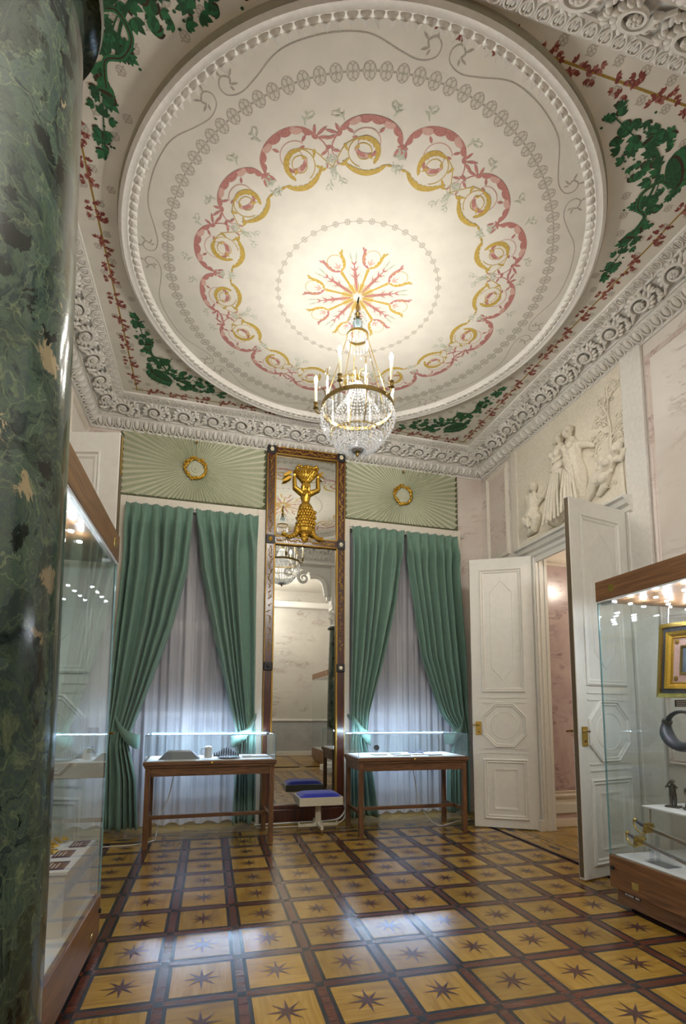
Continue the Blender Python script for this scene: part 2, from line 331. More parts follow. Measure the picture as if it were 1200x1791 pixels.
def thing(name, label, cat, loc=(0, 0, 0), rz=0.0, group=None):
    o = bpy.data.objects.new(name, None); COL.objects.link(o); o.location = loc; o.rotation_euler = (0, 0, rz)
    o.empty_display_size = 0.1
    return tag(o, label, cat, group)
def struct(o, label=None): return tag(o, label, None, None, 'structure')
def remesh(o, voxel, sm=3):
    m = o.modifiers.new('remesh', 'REMESH'); m.mode = 'VOXEL'; m.voxel_size = voxel; m.use_smooth_shade = True
    k = o.modifiers.new('smooth', 'SMOOTH'); k.iterations = sm; k.factor = 0.5
    return o
def lerp(a, b, t): return a+(b-a)*t
def interp(tab, x):
    if x <= tab[0][0]: return tab[0][1]
    for (x0, y0), (x1, y1) in zip(tab, tab[1:]):
        if x <= x1: return lerp(y0, y1, (x-x0)/(x1-x0))
    return tab[-1][1]
def spline(pts, n=8):
    out = []; P = [pts[0]]+list(pts)+[pts[-1]]
    for i in range(1, len(P)-2):
        p0, p1, p2, p3 = P[i-1:i+3]
        for k in range(n):
            t = k/n; out.append(tuple(0.5*((2*b)+(-a+c)*t+(2*a-5*b+4*c-d)*t*t+(-a+3*b-3*c+d)*t**3) for a, b, c, d in zip(p0, p1, p2, p3)))
    out.append(tuple(pts[-1])); return out
# ================================================================== SETTING
# ---- floor: base slab and the star parquet
floor = struct(MB().box(-1.7, 7.2, -2.9, 7.0, -0.12, -0.012).build('floor', 'parquet_brown'))
P0X, P0Y, TS = -0.392, 2.89, 0.393        # star centres: P0 + k*TS
yb, bw, sw = 0.154, 0.174, 0.0225         # half sizes: oak square, black frame, brown strip
def slab(x0, x1, y0, y1, top, th=0.011): return MB().box(x0, x1, y0, y1, top-th, top)
G = 0.0004
me_tile = slab(-yb+G, yb-G, -yb+G, yb-G, 0.0).mesh('parquet_square', 'parquet_oak')
fr = MB()
q0 = [(-bw, -bw), (bw, -bw), (bw, bw), (-bw, bw)]
fr.ring(q0, 1.0, lambda a, b, h: (a, b, h), [(0.0, -0.011), (0.0, -0.0006), (bw-yb, -0.0006), (bw-yb, -0.011), (0.0, -0.011)])
me_frame = fr.mesh('parquet_frame', 'parquet_black')
st = MB()
for k in range(8):
    a = PI/4*k; r1 = 0.104 if k % 2 == 0 else 0.096; c = (0, 0, 0.0011)
    tip = (r1*math.cos(a), r1*math.sin(a), 0.0011)
    for sgn in (-1, 1):
        w = (0.027*math.cos(a+sgn*PI/8), 0.027*math.sin(a+sgn*PI/8), 0.0011)
        st.add([c, w, tip] if sgn < 0 else [c, tip, w], [(0, 1, 2)], 0 if sgn < 0 else 1)
me_star = st.mesh('star_inlay', ['star_dark', 'star_light'], solid=False)
me_sh = slab(-bw+G, bw-G, -sw+G, sw-G, -0.0003).mesh('parquet_strip', 'parquet_brown')
me_sv = slab(-sw+G, sw-G, -bw+G, bw-G, -0.0003).mesh('parquet_strip', 'parquet_brown')
me_sq = slab(-sw, sw, -sw, sw, 0.0002).mesh('parquet_corner', 'parquet_black')
C0, C1, K0, K1 = -1, 9, -4, 7
for c in range(C0, C1+1):
    for k in range(K0, K1+1):
        x, y = P0X+c*TS, P0Y+k*TS
        T = Matrix.Translation((x, y, 0)); Rz = Matrix.Rotation(PI/2*((c+k) % 2), 4, 'Z')
        inst('parquet_square', me_tile, floor, T @ Rz); inst('parquet_frame', me_frame, floor, T); inst('star_inlay', me_star, floor, T)
        inst('parquet_strip', me_sh, floor, Matrix.Translation((x, y+TS/2, 0)))
        if c < C1: inst('parquet_strip', me_sv, floor, Matrix.Translation((x+TS/2, y, 0)))
        if c < C1: inst('parquet_corner', me_sq, floor, Matrix.Translation((x+TS/2, y+TS/2, 0)))
gx0, gx1 = P0X+C0*TS-TS/2, P0X+C1*TS+TS/2; gy0, gy1 = P0Y+K0*TS-TS/2, P0Y+K1*TS+TS/2
def board(x0, x1, y0, y1, mat, top=0.0, name='parquet_board', rot=0):
    cx_, cy_ = (x0+x1)/2, (y0+y1)/2; hx, hy = (x1-x0)/2-G, (y1-y0)/2-G
    if rot: hx, hy = hy, hx
    slab(-hx, hx, -hy, hy, top).build(name, mat, floor, (cx_, cy_, 0), (0, 0, PI/2*rot))
# border: dark line, patterned band with diagonals, dark line, plain oak boards
for (x0, x1, y0, y1, hor) in ((gx0-0.30, gx1+0.30, gy1, gy1+0.30, 1), (gx1, gx1+0.30, gy0, gy1, 0), (gx0-0.30, gx0, gy0, gy1, 0)):
    right = x0 == gx1
    def put(a0, a1, b0, b1, mat, name='parquet_board'):
        if hor: board(a0, a1, y0+b0, y0+b1, mat, 0, name)
        else: board((x0+b0) if right else (x1-b1), (x0+b1) if right else (x1-b0), a0, a1, mat, 0, name, 1)
    s0, s1 = (x0, x1) if hor else (y0, y1)
    put(s0, s1, 0.022, 0.045, 'parquet_black', 'parquet_line'); put(s0, s1, 0.235, 0.255, 'parquet_black', 'parquet_line')
    nseg = 6
    for i in range(nseg):
        a0, a1 = lerp(s0, s1, i/nseg), lerp(s0, s1, (i+1)/nseg)
        put(a0, a0+0.03, 0.045, 0.235, 'parquet_brown'); put(a0+0.03, a1, 0.045, 0.235, 'parquet_oak')
        am = (a0+a1)/2+0.015; n_ = 18; e = MB(); L = (a1-a0-0.03)/2
        for sg in (-1, 1):
            if hor: q = [(am-L, y0+0.14+sg*0.092), (am-L+0.02, y0+0.14+sg*0.092), (am+0.01, y0+0.14), (am-0.01, y0+0.14)]
            else:
                bx = x0+0.14 if right else x1-0.14; q = [(bx+sg*0.092, am-L), (bx+sg*0.092, am-L+0.02), (bx, am+0.01), (bx, am-0.01)]
            q2 = [((2*am-a if hor else a), (b if hor else 2*am-b)) for a, b in q]
            for qq in (q, q2): e.add([(a, b, 0.0009) for a, b in qq], [(0, 1, 2, 3)])
        cxx, cyy = (am, y0+0.14) if hor else ((x0+0.14 if right else x1-0.14), am)
        e.add([(cxx+(0.075 if hor else 0.04)*math.cos(2*PI*k/n_), cyy+(0.04 if hor else 0.075)*math.sin(2*PI*k/n_), 0.0013) for k in range(n_)], [tuple(range(n_))])
        e.build('border_inlay', 'parquet_black', floor, solid=False)
for i in range(5):
    a0, a1 = lerp(XL, XR, i/5), lerp(XL, XR, (i+1)/5)
    board(a0, a1, gy1+0.255, gy1+0.37, 'parquet_oak'); board(a0+0.2, a1+0.2, gy1+0.37, 6.95, 'parquet_oak')
for i in range(4):
    a0, a1 = lerp(gy0, gy1+0.255, i/4), lerp(gy0, gy1+0.255, (i+1)/4)
    for j in range(3): board(gx1+0.255+j*0.11, gx1+0.255+(j+1)*0.11, a0, a1, 'parquet_oak', 0, 'parquet_board', 1)
    for j in range(3): board(gx0-0.255-(j+1)*0.11, gx0-0.255-j*0.11, a0, a1, 'parquet_oak', 0, 'parquet_board', 1)
for j in range(9): board(gx1+0.255+0.33+j*0.14, gx1+0.255+0.33+(j+1)*0.14, 2.2, 6.2, 'parquet_oak', 0, 'parquet_board', 1)
for j in range(4): board(XL, XR, gy0-0.045-0.2*(j+1), gy0-0.045-0.2*j, 'parquet_oak')
for j in range(7):   # the outer room: alternating oak and dark bands (seen only in the mirror)
    for i in range(7): board(XL+i*0.77, XL+i*0.77+0.64, -2.65+j*0.46, -2.65+j*0.46+0.40, 'parquet_oak')

# ---- walls
def bkbox(mb, x0, x1, y0, y1, z0, z1, mi=0):
    return mb.box(x0, x1, y0, y1, z0, z1, mi)
wb = MB()
WL0, WL1, WR0, WR1, WT = -2.225, -0.635, 0.622, 2.205, 3.90
for (a, b_) in ((-2.9, WL0), (WL1, WR0), (WR1, 2.9)): wb.box(a, b_, 0, 0.45, -0.1, WT)
wb.box(-2.9, 2.9, 0, 0.45, WT, ZC+0.05)
for (a, b_) in ((WL0, WL1), (WR0, WR1)): wb.box(a, b_, 0.30, 0.45, -0.1, 0.30)
wall_back = struct(wb.build('wall_back', 'wall_rosy', None, (*bk(0), 0), (0, 0, BA)))
def backframe(o, x=0.0, y=0.0, z=0.0):
    o.location = (*bk(x, y), z); o.rotation_euler = (0, 0, BA); return o
for (a, b_) in ((WL0, WL1), (WR0, WR1)):      # casing round each window
    for (x0, x1, z0, z1) in ((a-0.105, a, 0, WT+0.105), (b_, b_+0.105, 0, WT+0.105), (a, b_, WT, WT+0.105)):
        MB().box(x0, x1, -0.045, 0.01, z0, z1).build('window_casing', 'cream_paint', wall_back, bevel=0.006)
for i, (a, b_) in enumerate(((WL0, WL1), (WR0, WR1))):
    w = MB(); y0, y1 = 0.20, 0.27
    for x0, x1 in ((a, a+0.09), (b_-0.09, b_), ((a+b_)/2-0.05, (a+b_)/2+0.05)): w.box(x0, x1, y0, y1, 0.30, WT)
    for z0, z1 in ((0.30, 0.42), (1.30, 1.36), (2.40, 2.52), (3.20, 3.25), (WT-0.1, WT)): w.box(a, b_, y0+0.005, y1-0.005, z0, z1)
    win = struct(backframe(w.build('window_%d' % (i+1), 'door_paint')))
    for x0, x1 in ((a+0.09, (a+b_)/2-0.05), ((a+b_)/2+0.05, b_-0.09)):
        for z0, z1 in ((0.42, 1.30), (1.36, 2.40), (2.52, 3.20), (3.25, WT-0.1)):
            MB().box(x0, x1, 0.225, 0.231, z0, z1).build('pane', 'window_glass', win)
# right wall with the double doorway
DY0, DY1, DZ = 3.97, 5.33, 3.29
wr = MB().box(XR, XR+0.14, -2.8, DY0, -0.1, ZC+0.05).box(XR, XR+0.14, DY1, 7.0, -0.1, ZC+0.05).box(XR, XR+0.14, DY0, DY1, DZ, ZC+0.05)
wall_right = struct(wr.build('wall_right', 'wall_marble'))
def rpart(name, mat, x0, x1, y0, y1, z0, z1, bev=0.006): return MB().box(x0, x1, y0, y1, z0, z1).build(name, mat, wall_right, bevel=bev)
# casing and hood of the doorway
for (y0, y1) in ((DY1-0.02, DY1+0.15), (DY0-0.13, DY0+0.02)):
    rpart('door_casing', 'door_paint', XR-0.05, XR+0.14, y0, y1, 0, DZ); rpart('casing_bead', 'door_paint', XR-0.07, XR-0.05, (y0+y1)/2-0.03, (y0+y1)/2+0.03, 0.12, DZ); [rpart('casing_bead', 'door_paint', xx_-0.012, xx_+0.012, (y0 if y0 > 5 else y1)-0.012, (y0 if y0 > 5 else y1)+0.012, 0.0, DZ) for xx_ in (XR-0.02, XR+0.03, XR+0.10)]; rpart('casing_block', 'door_paint', XR-0.08, XR-0.02, y0-0.01, y1+0.01, 0, 0.13)
hood = MB(); prof = [(0.0, 3.22), (0.03, 3.22), (0.035, 3.28), (0.06, 3.30), (0.065, 3.34), (0.10, 3.36), (0.12, 3.40), (0.15, 3.415), (0.15, 3.44), (0.0, 3.455)]
vs = []
for y in (DY0-0.17, DY1+0.24): vs += [(XR-d, y, z) for d, z in prof]
n = len(prof); hood.add(vs, [(i, (i+1) % n, n+(i+1) % n, n+i) for i in range(n)]+[tuple(range(n)), tuple(range(2*n-1, n-1, -1))])
hood.build('door_hood', 'door_paint', wall_right)
# relief field, strips and panels above and beside the door
rpart('relief_field', 'relief_stucco', XR-0.012, XR, 3.87, 5.64, 3.45, 4.88, 0)
rpart('wall_strip', 'cream_paint', XR-0.03, XR, 5.64, 5.76, 0.0, 4.88); rpart('wall_strip', 'plaster', XR-0.035, XR, 3.62, 3.86, 0.0, 4.88)
fx = lambda a, b, h: (XR-h, a, b)
mprof = [(0, 0.0), (0, 0.02), (0.3, 0.03), (0.55, 0.014), (0.8, 0.022), (1, 0.006), (1, 0.0)]
def rframe(y0, y1, z0, z1, w, mat='cream_paint', name='panel_moulding'):
    return MB().ring([(y0, z0), (y1, z0), (y1, z1), (y0, z1)], w, fx, mprof).build(name, mat, wall_right)
rframe(5.86, 6.40, 3.50, 4.78, 0.07); rpart('marble_panel', 'pink_marble' if 0 else 'wall_rosy', XR-0.010, XR, 5.93, 6.33, 3.57, 4.71, 0)
rframe(1.7, 3.59, 0.95, 4.70, 0.05, 'wall_rosy'); rpart('marble_panel', 'wall_marble', XR-0.010, XR, 1.75, 3.54, 1.0, 4.65, 0)
rframe(5.86, 6.40, 0.95, 3.40, 0.07); rpart('marble_panel', 'wall_rosy', XR-0.010, XR, 5.93, 6.33, 1.02, 3.33, 0)
wall_left = struct(MB().box(XL-0.22, XL, -2.8, 7.0, -0.1, ZC+0.05).build('wall_left', 'wall_marble'))
fl = lambda a, b, h: (XL+h, a, b)
for (y0, y1, z0, z1) in ((5.55, 6.30, 3.50, 4.75), (1.7, 3.6, 0.95, 4.7)):
    MB().ring([(y0, z0), (y1, z0), (y1, z1), (y0, z1)], 0.06, fl, mprof).build('panel_moulding', 'cream_paint', wall_left)
for nm, x0, x1 in (('left', XL, XL+0.03), ('right', XR-0.03, XR)):
    for (y0, y1) in (((-2.65, 6.35),) if nm == 'left' else ((-2.65, DY0-0.13), (DY1+0.15, 6.45))):
        b = struct(MB().box(x0, x1, y0, y1, 0, 0.20).build('baseboard_'+nm, 'door_paint', bevel=0.006))
        b['kind'] = 'structure'
# front wall: beam on two columns, opening with scrolled brackets
wf = MB().box(XL, XR, 1.12, YF, 4.78, ZC+0.05)
for x in (-0.60, 2.92): wf.box(x-0.205, x+0.175, 1.14, 1.45, 3.86, 4.78)
for x0, x1 in ((XL, -1.25), (3.58, XR)): wf.box(x0, x1, 1.15, YF-0.06, 0, 4.78)
wall_front = struct(wf.build('wall_front', 'plaster'))
for s_, x in ((1, -0.34), (-1, 2.66)):
    e = MB(); pts = [(x+s_*0.02, 1.30, 4.10)]
    for k in range(26):
        a = PI-k*0.16; rr = 0.30-0.002*k
        pts.append((x+s_*(0.36+rr*math.cos(a)), 1.30, 4.32+rr*math.sin(a)*0.9))
    e.tube(pts[:14], [0.085]*6+[0.075]*8, 6)
    sp = [(x+s_*(0.60+(0.15-0.0042*k)*math.cos(2.2-k*0.32)), 1.30, 4.50+(0.15-0.0042*k)*math.sin(2.2-k*0.32)) for k in range(32)]
    e.tube(sp, [0.052-0.0012*k for k in range(32)], 6)
    sp = [(x+s_*(0.95+(0.11-0.003*k)*math.cos(2.2-k*0.32)), 1.30, 4.62+(0.11-0.003*k)*math.sin(2.2-k*0.32)) for k in range(30)]
    e.tube(sp, [0.042-0.001*k for k in range(30)], 6)
    e.build('scroll_bracket', 'plaster', wall_front, smooth=50)
    pz = [(x-s_*0.08, 4.0), (x-s_*0.08, 4.78), (x+s_*0.85, 4.78), (x+s_*0.85, 4.74)]+[(x+s_*(0.85-0.83*math.sin(R(t9))), 4.0+0.74*math.cos(R(t9))) for t9 in range(9, 91, 9)]
    MB().poly(pz, lambda a, b: (a, 1.20, b), lambda a, b: (a, 1.30, b)).build('arch_spandrel', 'plaster', wall_front)
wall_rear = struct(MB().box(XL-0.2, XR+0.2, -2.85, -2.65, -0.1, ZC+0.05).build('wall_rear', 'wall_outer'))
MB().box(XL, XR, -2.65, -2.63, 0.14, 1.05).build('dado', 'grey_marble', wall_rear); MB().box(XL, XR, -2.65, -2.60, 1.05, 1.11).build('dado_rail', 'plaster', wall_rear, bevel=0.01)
MB().box(XL, XR, -2.65, -2.60, 0, 0.14).build('baseboard', 'door_paint', wall_rear, bevel=0.01); MB().box(XL, XR, -2.65, -2.40, 4.55, 4.75).build('cornice_band', 'plaster', wall_rear, bevel=0.04)
# next room seen through the doorway
NX = XR+0.14
nw = struct(MB().box(NX, 7.2, 5.50, 5.70, -0.1, 4.6).build('wall_next_back', 'cream_paint'))
fn = lambda a, b, h: (a, 5.50-h, b)
MB().ring([(NX+0.03, 0.34), (5.0, 0.34), (5.0, 3.34), (NX+0.03, 3.34)], 0.10, fn, mprof).build('panel_moulding', 'cream_paint', nw)
MB().box(NX+0.05, 4.98, 5.485, 5.5, 0.36, 3.32).build('marble_panel', 'pink_marble', nw)
MB().box(NX, 7.1, 5.46, 5.5, 0.16, 0.28).build('dado_rail', 'door_paint', nw, bevel=0.01); MB().box(NX+0.08, 7.1, 5.485, 5.5, 0.10, 0.16).build('dado_panel', 'pink_marble', nw); MB().box(NX, 7.1, 5.45, 5.5, 0, 0.10).build('baseboard', 'cream_paint', nw, bevel=0.008)
struct(MB().box(7.0, 7.2, 1.6, 5.6, -0.1, 4.6).build('wall_next_far', 'cream_paint')); struct(MB().box(NX, 7.2, 1.6, 1.8, -0.1, 4.6).build('wall_next_front', 'cream_paint'))
struct(MB().box(NX, 7.2, 1.6, 5.7, 4.2, 4.35).build('ceiling_next', 'oak'))

# ================================================================== CEILING
ceiling = struct(MB().box(XL-0.3, XR+0.3, -2.9, 7.0, ZC, ZC+0.15).build('ceiling', 'ceiling_paint'))
CT = Matrix.Translation((CX, CY, 0))
# --- ring moulding round the painted disc
MB().lathe([(1.990, ZC), (1.984, ZC-0.047)], 160, (CX, CY, 0)).build('ring_side', 'olive_tone', ceiling, smooth=35, solid=False)  # outer face in a darker olive than the moulding
MB().lathe([(1.982, ZC), (1.982, ZC-0.048), (1.958, ZC-0.060), (1.935, ZC-0.050), (1.915, ZC-0.052), (1.905, ZC-0.040), (1.865, ZC-0.012), (1.85, ZC)], 160, (CX, CY, 0)).build('ring_moulding', 'plaster', ceiling, smooth=35)
tt = MB(); tt.ball((0, 0, 0), (0.026, 0.033, 0.016), 8, 5)
tt.add([(-0.016, -0.030, 0.0), (-0.016, 0.030, 0.0), (-0.058, 0, 0.004), (-0.026, 0, -0.016)], [(0, 3, 2), (3, 1, 2), (0, 1, 3), (0, 2, 1)])
me_tooth = tt.mesh('leaf_tooth', 'plaster', 50)
NTE = 168
for k in range(NTE): inst('leaf_tooth', me_tooth, ceiling, CT @ Matrix.Rotation(2*PI*k/NTE, 4, 'Z') @ Matrix.Translation((1.893, 0, ZC-0.036)) @ Matrix.Rotation(R(-32), 4, 'Y'))

class Paint(MB):
    """flat painted ornament just under the ceiling; map: (a,b) -> (x,y)"""
    def __init__(s, fn=None): super().__init__(); s.fn = fn or (lambda a, b: (a, b)); s.lay = 0
    def z(s): return -0.0007-0.000006*s.lay
    def strip(s, pts, w, mi=0, lobes=0, side=1, depth=0.55):
        s.lay += 1; n = len(pts); L = []; Rr = []
        for i, p in enumerate(pts):
            a, b = pts[max(0, i-1)], pts[min(n-1, i+1)]; d = Vector((b[0]-a[0], b[1]-a[1]))
            d = d.normalized() if d.length > 1e-9 else Vector((1, 0)); nn = Vector((-d.y, d.x)); t_ = i/(n-1)
            ww = w(t_) if callable(w) else w
            if lobes:
                fq = (lobes*t_) % 1.0; l = (fq**0.6) if fq < 0.82 else (1-fq)/0.18*0.9; wl = ww*(1-depth+depth*l); wr_ = ww*0.35
                if side < 0: wl, wr_ = wr_, wl
            else: wl = wr_ = ww/2
            L.append((p[0]+nn.x*wl, p[1]+nn.y*wl)); Rr.append((p[0]-nn.x*wr_, p[1]-nn.y*wr_))
        z = s.z(); vs = [(*s.fn(*q), z) for q in L]+[(*s.fn(*q), z) for q in Rr]
        return s.add(vs, [(i, n+i, n+i+1, i+1) for i in range(n-1)], mi)
    def blade(s, p, ang, l, w, mi=0):
        c, sn = math.cos(ang), math.sin(ang)
        return s.strip([(p[0]+c*l*t, p[1]+sn*l*t) for t in (0, 0.25, 0.5, 0.75, 1)], lambda t: w*math.sin(PI*min(1, t*0.92+0.06)), mi)
    def dot(s, c, rx, ry, mi=0, n=10, ang=0):
        s.lay += 1; z = s.z(); ca, sa = math.cos(ang), math.sin(ang); vs = []
        for k in range(n):
            u, v = rx*math.cos(2*PI*k/n), ry*math.sin(2*PI*k/n); vs.append((*s.fn(c[0]+u*ca-v*sa, c[1]+u*sa+v*ca), z))
        return s.add(vs, [tuple(range(n))], mi)
    def hoop(s, c, rx, ry, w, mi=0, a0=0, a1=2*PI, n=14, ang=0):
        ca, sa = math.cos(ang), math.sin(ang); pts = []
        for k in range(n+1):
            a = lerp(a0, a1, k/n); u, v = rx*math.cos(a), ry*math.sin(a); pts.append((c[0]+u*ca-v*sa, c[1]+u*sa+v*ca))
        return s.strip(pts, w, mi)
def arc(c, r, a0, a1, n=14, r1=None):
    r1 = r if r1 is None else r1
    return [(c[0]+lerp(r, r1, k/n)*math.cos(R(lerp(a0, a1, k/n))), c[1]+lerp(r, r1, k/n)*math.sin(R(lerp(a0, a1, k/n)))) for k in range(n+1)]
hump = lambda w: (lambda t: w*(0.15+math.sin(PI*min(1, t*0.93+0.05))))
tap = lambda w: (lambda t: w*(1-0.7*t))
ZT = Matrix.Translation((0, 0, ZC))
# --- wreath of acanthus scrolls (16 volutes, every other one mirrored and smaller)
RW = 1.215
def acan(P, pts, l, mi, side=1, n=9, mi2=None, w=0.55):
    """acanthus leaf: tapering midrib with overlapping curved lobes on both sides"""
    m = len(pts)-1; env = lambda t: 0.25+0.75*math.sin(PI*min(1, 0.10+0.86*t))**0.8
    P.strip(pts, lambda t: l*0.42*env(t)*(1-0.25*t), mi)
    for i in range(n):
        t = (i+0.4)/n; j = min(m-1, int(t*m)); p, q = pts[j], pts[j+1]; an = math.atan2(q[1]-p[1], q[0]-p[0]); ll = l*env(t)
        for s_, f, d in ((side, 1.0, 42), (-side, 0.42, 30)):
            an2 = an+s_*R(d); c = [(p[0]+ll*f*u*math.cos(an2-s_*0.5*u), p[1]+ll*f*u*math.sin(an2-s_*0.5*u)) for u in (0, 0.2, 0.4, 0.6, 0.8, 1.0)]
            P.strip(c, lambda u: ll*f*w*math.sin(PI*min(1, 0.12+0.86*u))**0.7, mi2 if (mi2 is not None and i % 3 == 2) else mi)
def wreath_unit(sg, k):
    P = Paint(lambda a, b: ((RW+b*k)*math.cos(sg*a/RW), (RW+b*k)*math.sin(sg*a/RW)))
    PK, PL, YE, SA = 0, 1, 2, 3
    # pink: great outer leaf, thin scroll inside, leaf in the scroll, forked sprigs
    acan(P, spline([(-0.225, 0.045), (-0.195, 0.120), (-0.11, 0.180), (0.01, 0.200), (0.11, 0.172), (0.175, 0.110)], 10), 0.080, PK, -1, 8, PL)
    P.strip(spline([(0.175, 0.110), (0.21, 0.06), (0.225, 0.0), (0.20, -0.05)], 6), tap(0.010), PK)
    P.strip(arc((0.0, 0.035), 0.100, 35, 235, 22, 0.088), 0.007, PL); P.strip(arc((0.005, 0.03), 0.060, 200, -30, 16, 0.045), tap(0.009), PK)
    acan(P, arc((0.0, 0.030), 0.092, 205, 335, 26, 0.080), 0.056, PK, 1, 6, PL)
    for (x, y, a, l) in ((0.175, 0.110, 30, 0.085), (0.18, 0.10, -10, 0.075), (0.165, 0.12, 75, 0.06), (-0.225, 0.045, 200, 0.055), (-0.225, 0.04, 245, 0.065), (-0.215, 0.02, 290, 0.06), (0.215, 0.04, -20, 0.06), (0.222, 0.01, 200, 0.055), (0.20, -0.05, 265, 0.05), (0.08, 0.105, 40, 0.05), (-0.075, 0.105, 130, 0.045), (0.05, 0.07, 10, 0.04)):
        P.blade((x, y), R(a), l, 0.020, PK)
    # yellow: C scroll leaf, thin inner spiral, lower leaf, stem with bud
    acan(P, arc((0.015, -0.025), 0.108, 225, 70, 34, 0.100), 0.060, YE, -1, 8)
    P.strip(arc((0.015, -0.025), 0.10, 70, -75, 16, 0.105), 0.006, YE); P.strip(arc((0.015, -0.025), 0.064, 20, 350, 26, 0.046), 0.006, YE)
    acan(P, spline([(-0.155, -0.105), (-0.10, -0.155), (-0.01, -0.180), (0.08, -0.158), (0.145, -0.105)], 10), 0.066, YE, 1, 8)
    P.strip(spline([(0.05, 0.072), (0.13, 0.035), (0.19, -0.04), (0.245, -0.11)], 6), 0.006, YE); P.dot((0.135, 0.03), 0.012, 0.010, YE, 8)
    for (x, y, a, l) in ((0.12, -0.01, 65, 0.055), (0.115, -0.06, -35, 0.06), (0.145, -0.105, 15, 0.05), (0.145, -0.105, 60, 0.04), (-0.155, -0.105, 180, 0.05), (-0.05, -0.07, 40, 0.05), (0.06, 0.0, 120, 0.03)):
        P.blade((x, y), R(a), l, 0.018, YE)
    # sage sprigs: curl, leaflets and berry
    for (x, y, a) in ((0.19, -0.08, 40), (0.205, -0.10, -50), (-0.19, -0.035, 160), (-0.20, -0.07, 230), (0.13, 0.185, 60), (0.20, -0.17, 250), (-0.14, 0.215, 100)):
        c, sn = math.cos(R(a)), math.sin(R(a)); st = spline([(x, y), (x+0.03*c-0.012*sn, y+0.03*sn+0.012*c), (x+0.065*c, y+0.065*sn), (x+0.085*c+0.022*sn, y+0.085*sn-0.022*c), (x+0.07*c+0.03*sn, y+0.07*sn-0.03*c)], 4)
        P.strip(st, tap(0.008), SA)
        for t_, d, l in ((0.02, 50, 0.045), (0.035, -55, 0.040), (0.055, 45, 0.032)): P.blade((x+t_*c, y+t_*sn), R(a+d), l, 0.013, SA)
        P.dot((x+0.07*c+0.03*sn, y+0.07*sn-0.03*c), 0.007, 0.007, SA, 7)
    return P.mesh('painted_scroll', ['paint_pink', 'paint_pink_light', 'paint_yellow', 'paint_sage'], solid=False)
w_me = (wreath_unit(1, 1.0), wreath_unit(-1, 0.90))
for k in range(16): inst('painted_scroll', w_me[k % 2], ceiling, CT @ Matrix.Translation((0, 0, ZC-0.0008*(k % 2))) @ Matrix.Rotation(R(8.8+22.5*k), 4, 'Z'))
# --- chains of small grey rosettes
def rosette(rx, ry, w, mats=('paint_grey', 'paint_grey_light')):
    P = Paint()
    P.dot((0, 0), rx*1.0, ry*1.0, 1, 14)
    for k in range(4):
        a = PI/4+PI/2*k; P.hoop((rx*0.55*math.cos(a), ry*0.55*math.sin(a)), rx*0.42, ry*0.40, w, 0, n=9)
    P.hoop((0, 0), rx, ry, w*0.8, 0, n=14); P.dot((0, 0), rx*0.16, ry*0.16, 0, 7); P.dot((0, ry*1.25), w*1.2, ry*0.25, 0, 6); P.dot((0, -ry*1.25), w*1.2, ry*0.25, 0, 6)
    return P.mesh('painted_rosette', list(mats), solid=False)
me_r1, me_r2, me_r3 = rosette(0.046, 0.038, 0.0055), rosette(0.024, 0.022, 0.0035), rosette(0.030, 0.024, 0.0038)
for k in range(104): inst('painted_rosette', me_r1, ceiling, CT @ ZT @ Matrix.Rotation(2*PI*k/104, 4, 'Z') @ Matrix.Translation((1.624, 0, 0)))
for k in range(48): inst('painted_rosette', me_r2, ceiling, CT @ ZT @ Matrix.Rotation(2*PI*k/48, 4, 'Z') @ Matrix.Translation((0.713, 0, 0)))
P = Paint(); P.hoop((0, 0), 0.713, 0.713, 0.005, 0, n=120); P.hoop((0, 0), 1.624, 1.624, 0.006, 0, n=200); P.build('painted_line', 'paint_grey', ceiling, (CX, CY, ZC+0.0003), solid=False)
# --- eight thin cartouche lines ending in curls
def cartouche():
    rr = 1.76; P = Paint(lambda a, b: ((rr+b)*math.cos(a/rr), (rr+b)*math.sin(a/rr))); h = rr*R(22.5)
    for s_ in (-1, 1):
        P.strip(spline([(0, 0.045), (s_*h*0.35, 0.030), (s_*h*0.62, -0.035), (s_*h*0.80, -0.062), (s_*h*0.93, -0.035), (s_*h*0.955, 0.02), (s_*h*0.90, 0.055), (s_*h*0.84, 0.03), (s_*h*0.86, 0.0)], 6), lambda t: 0.007+0.012*max(0, t-0.55), 0)
        for (a, b, an, l) in ((0.90, 0.055, 75, 0.05), (0.84, 0.03, 140, 0.05), (0.86, 0.0, 200, 0.05), (0.87, -0.005, 250, 0.035)): P.blade((s_*h*a, b), R(an) if s_ > 0 else PI-R(an), l, 0.014, 0)
    return P.mesh('painted_cartouche', 'paint_grey', solid=False)
me_c = cartouche()
for k in range(8): inst('painted_cartouche', me_c, ceiling, CT @ ZT @ Matrix.Rotation(R(22.5+45*k), 4, 'Z'))
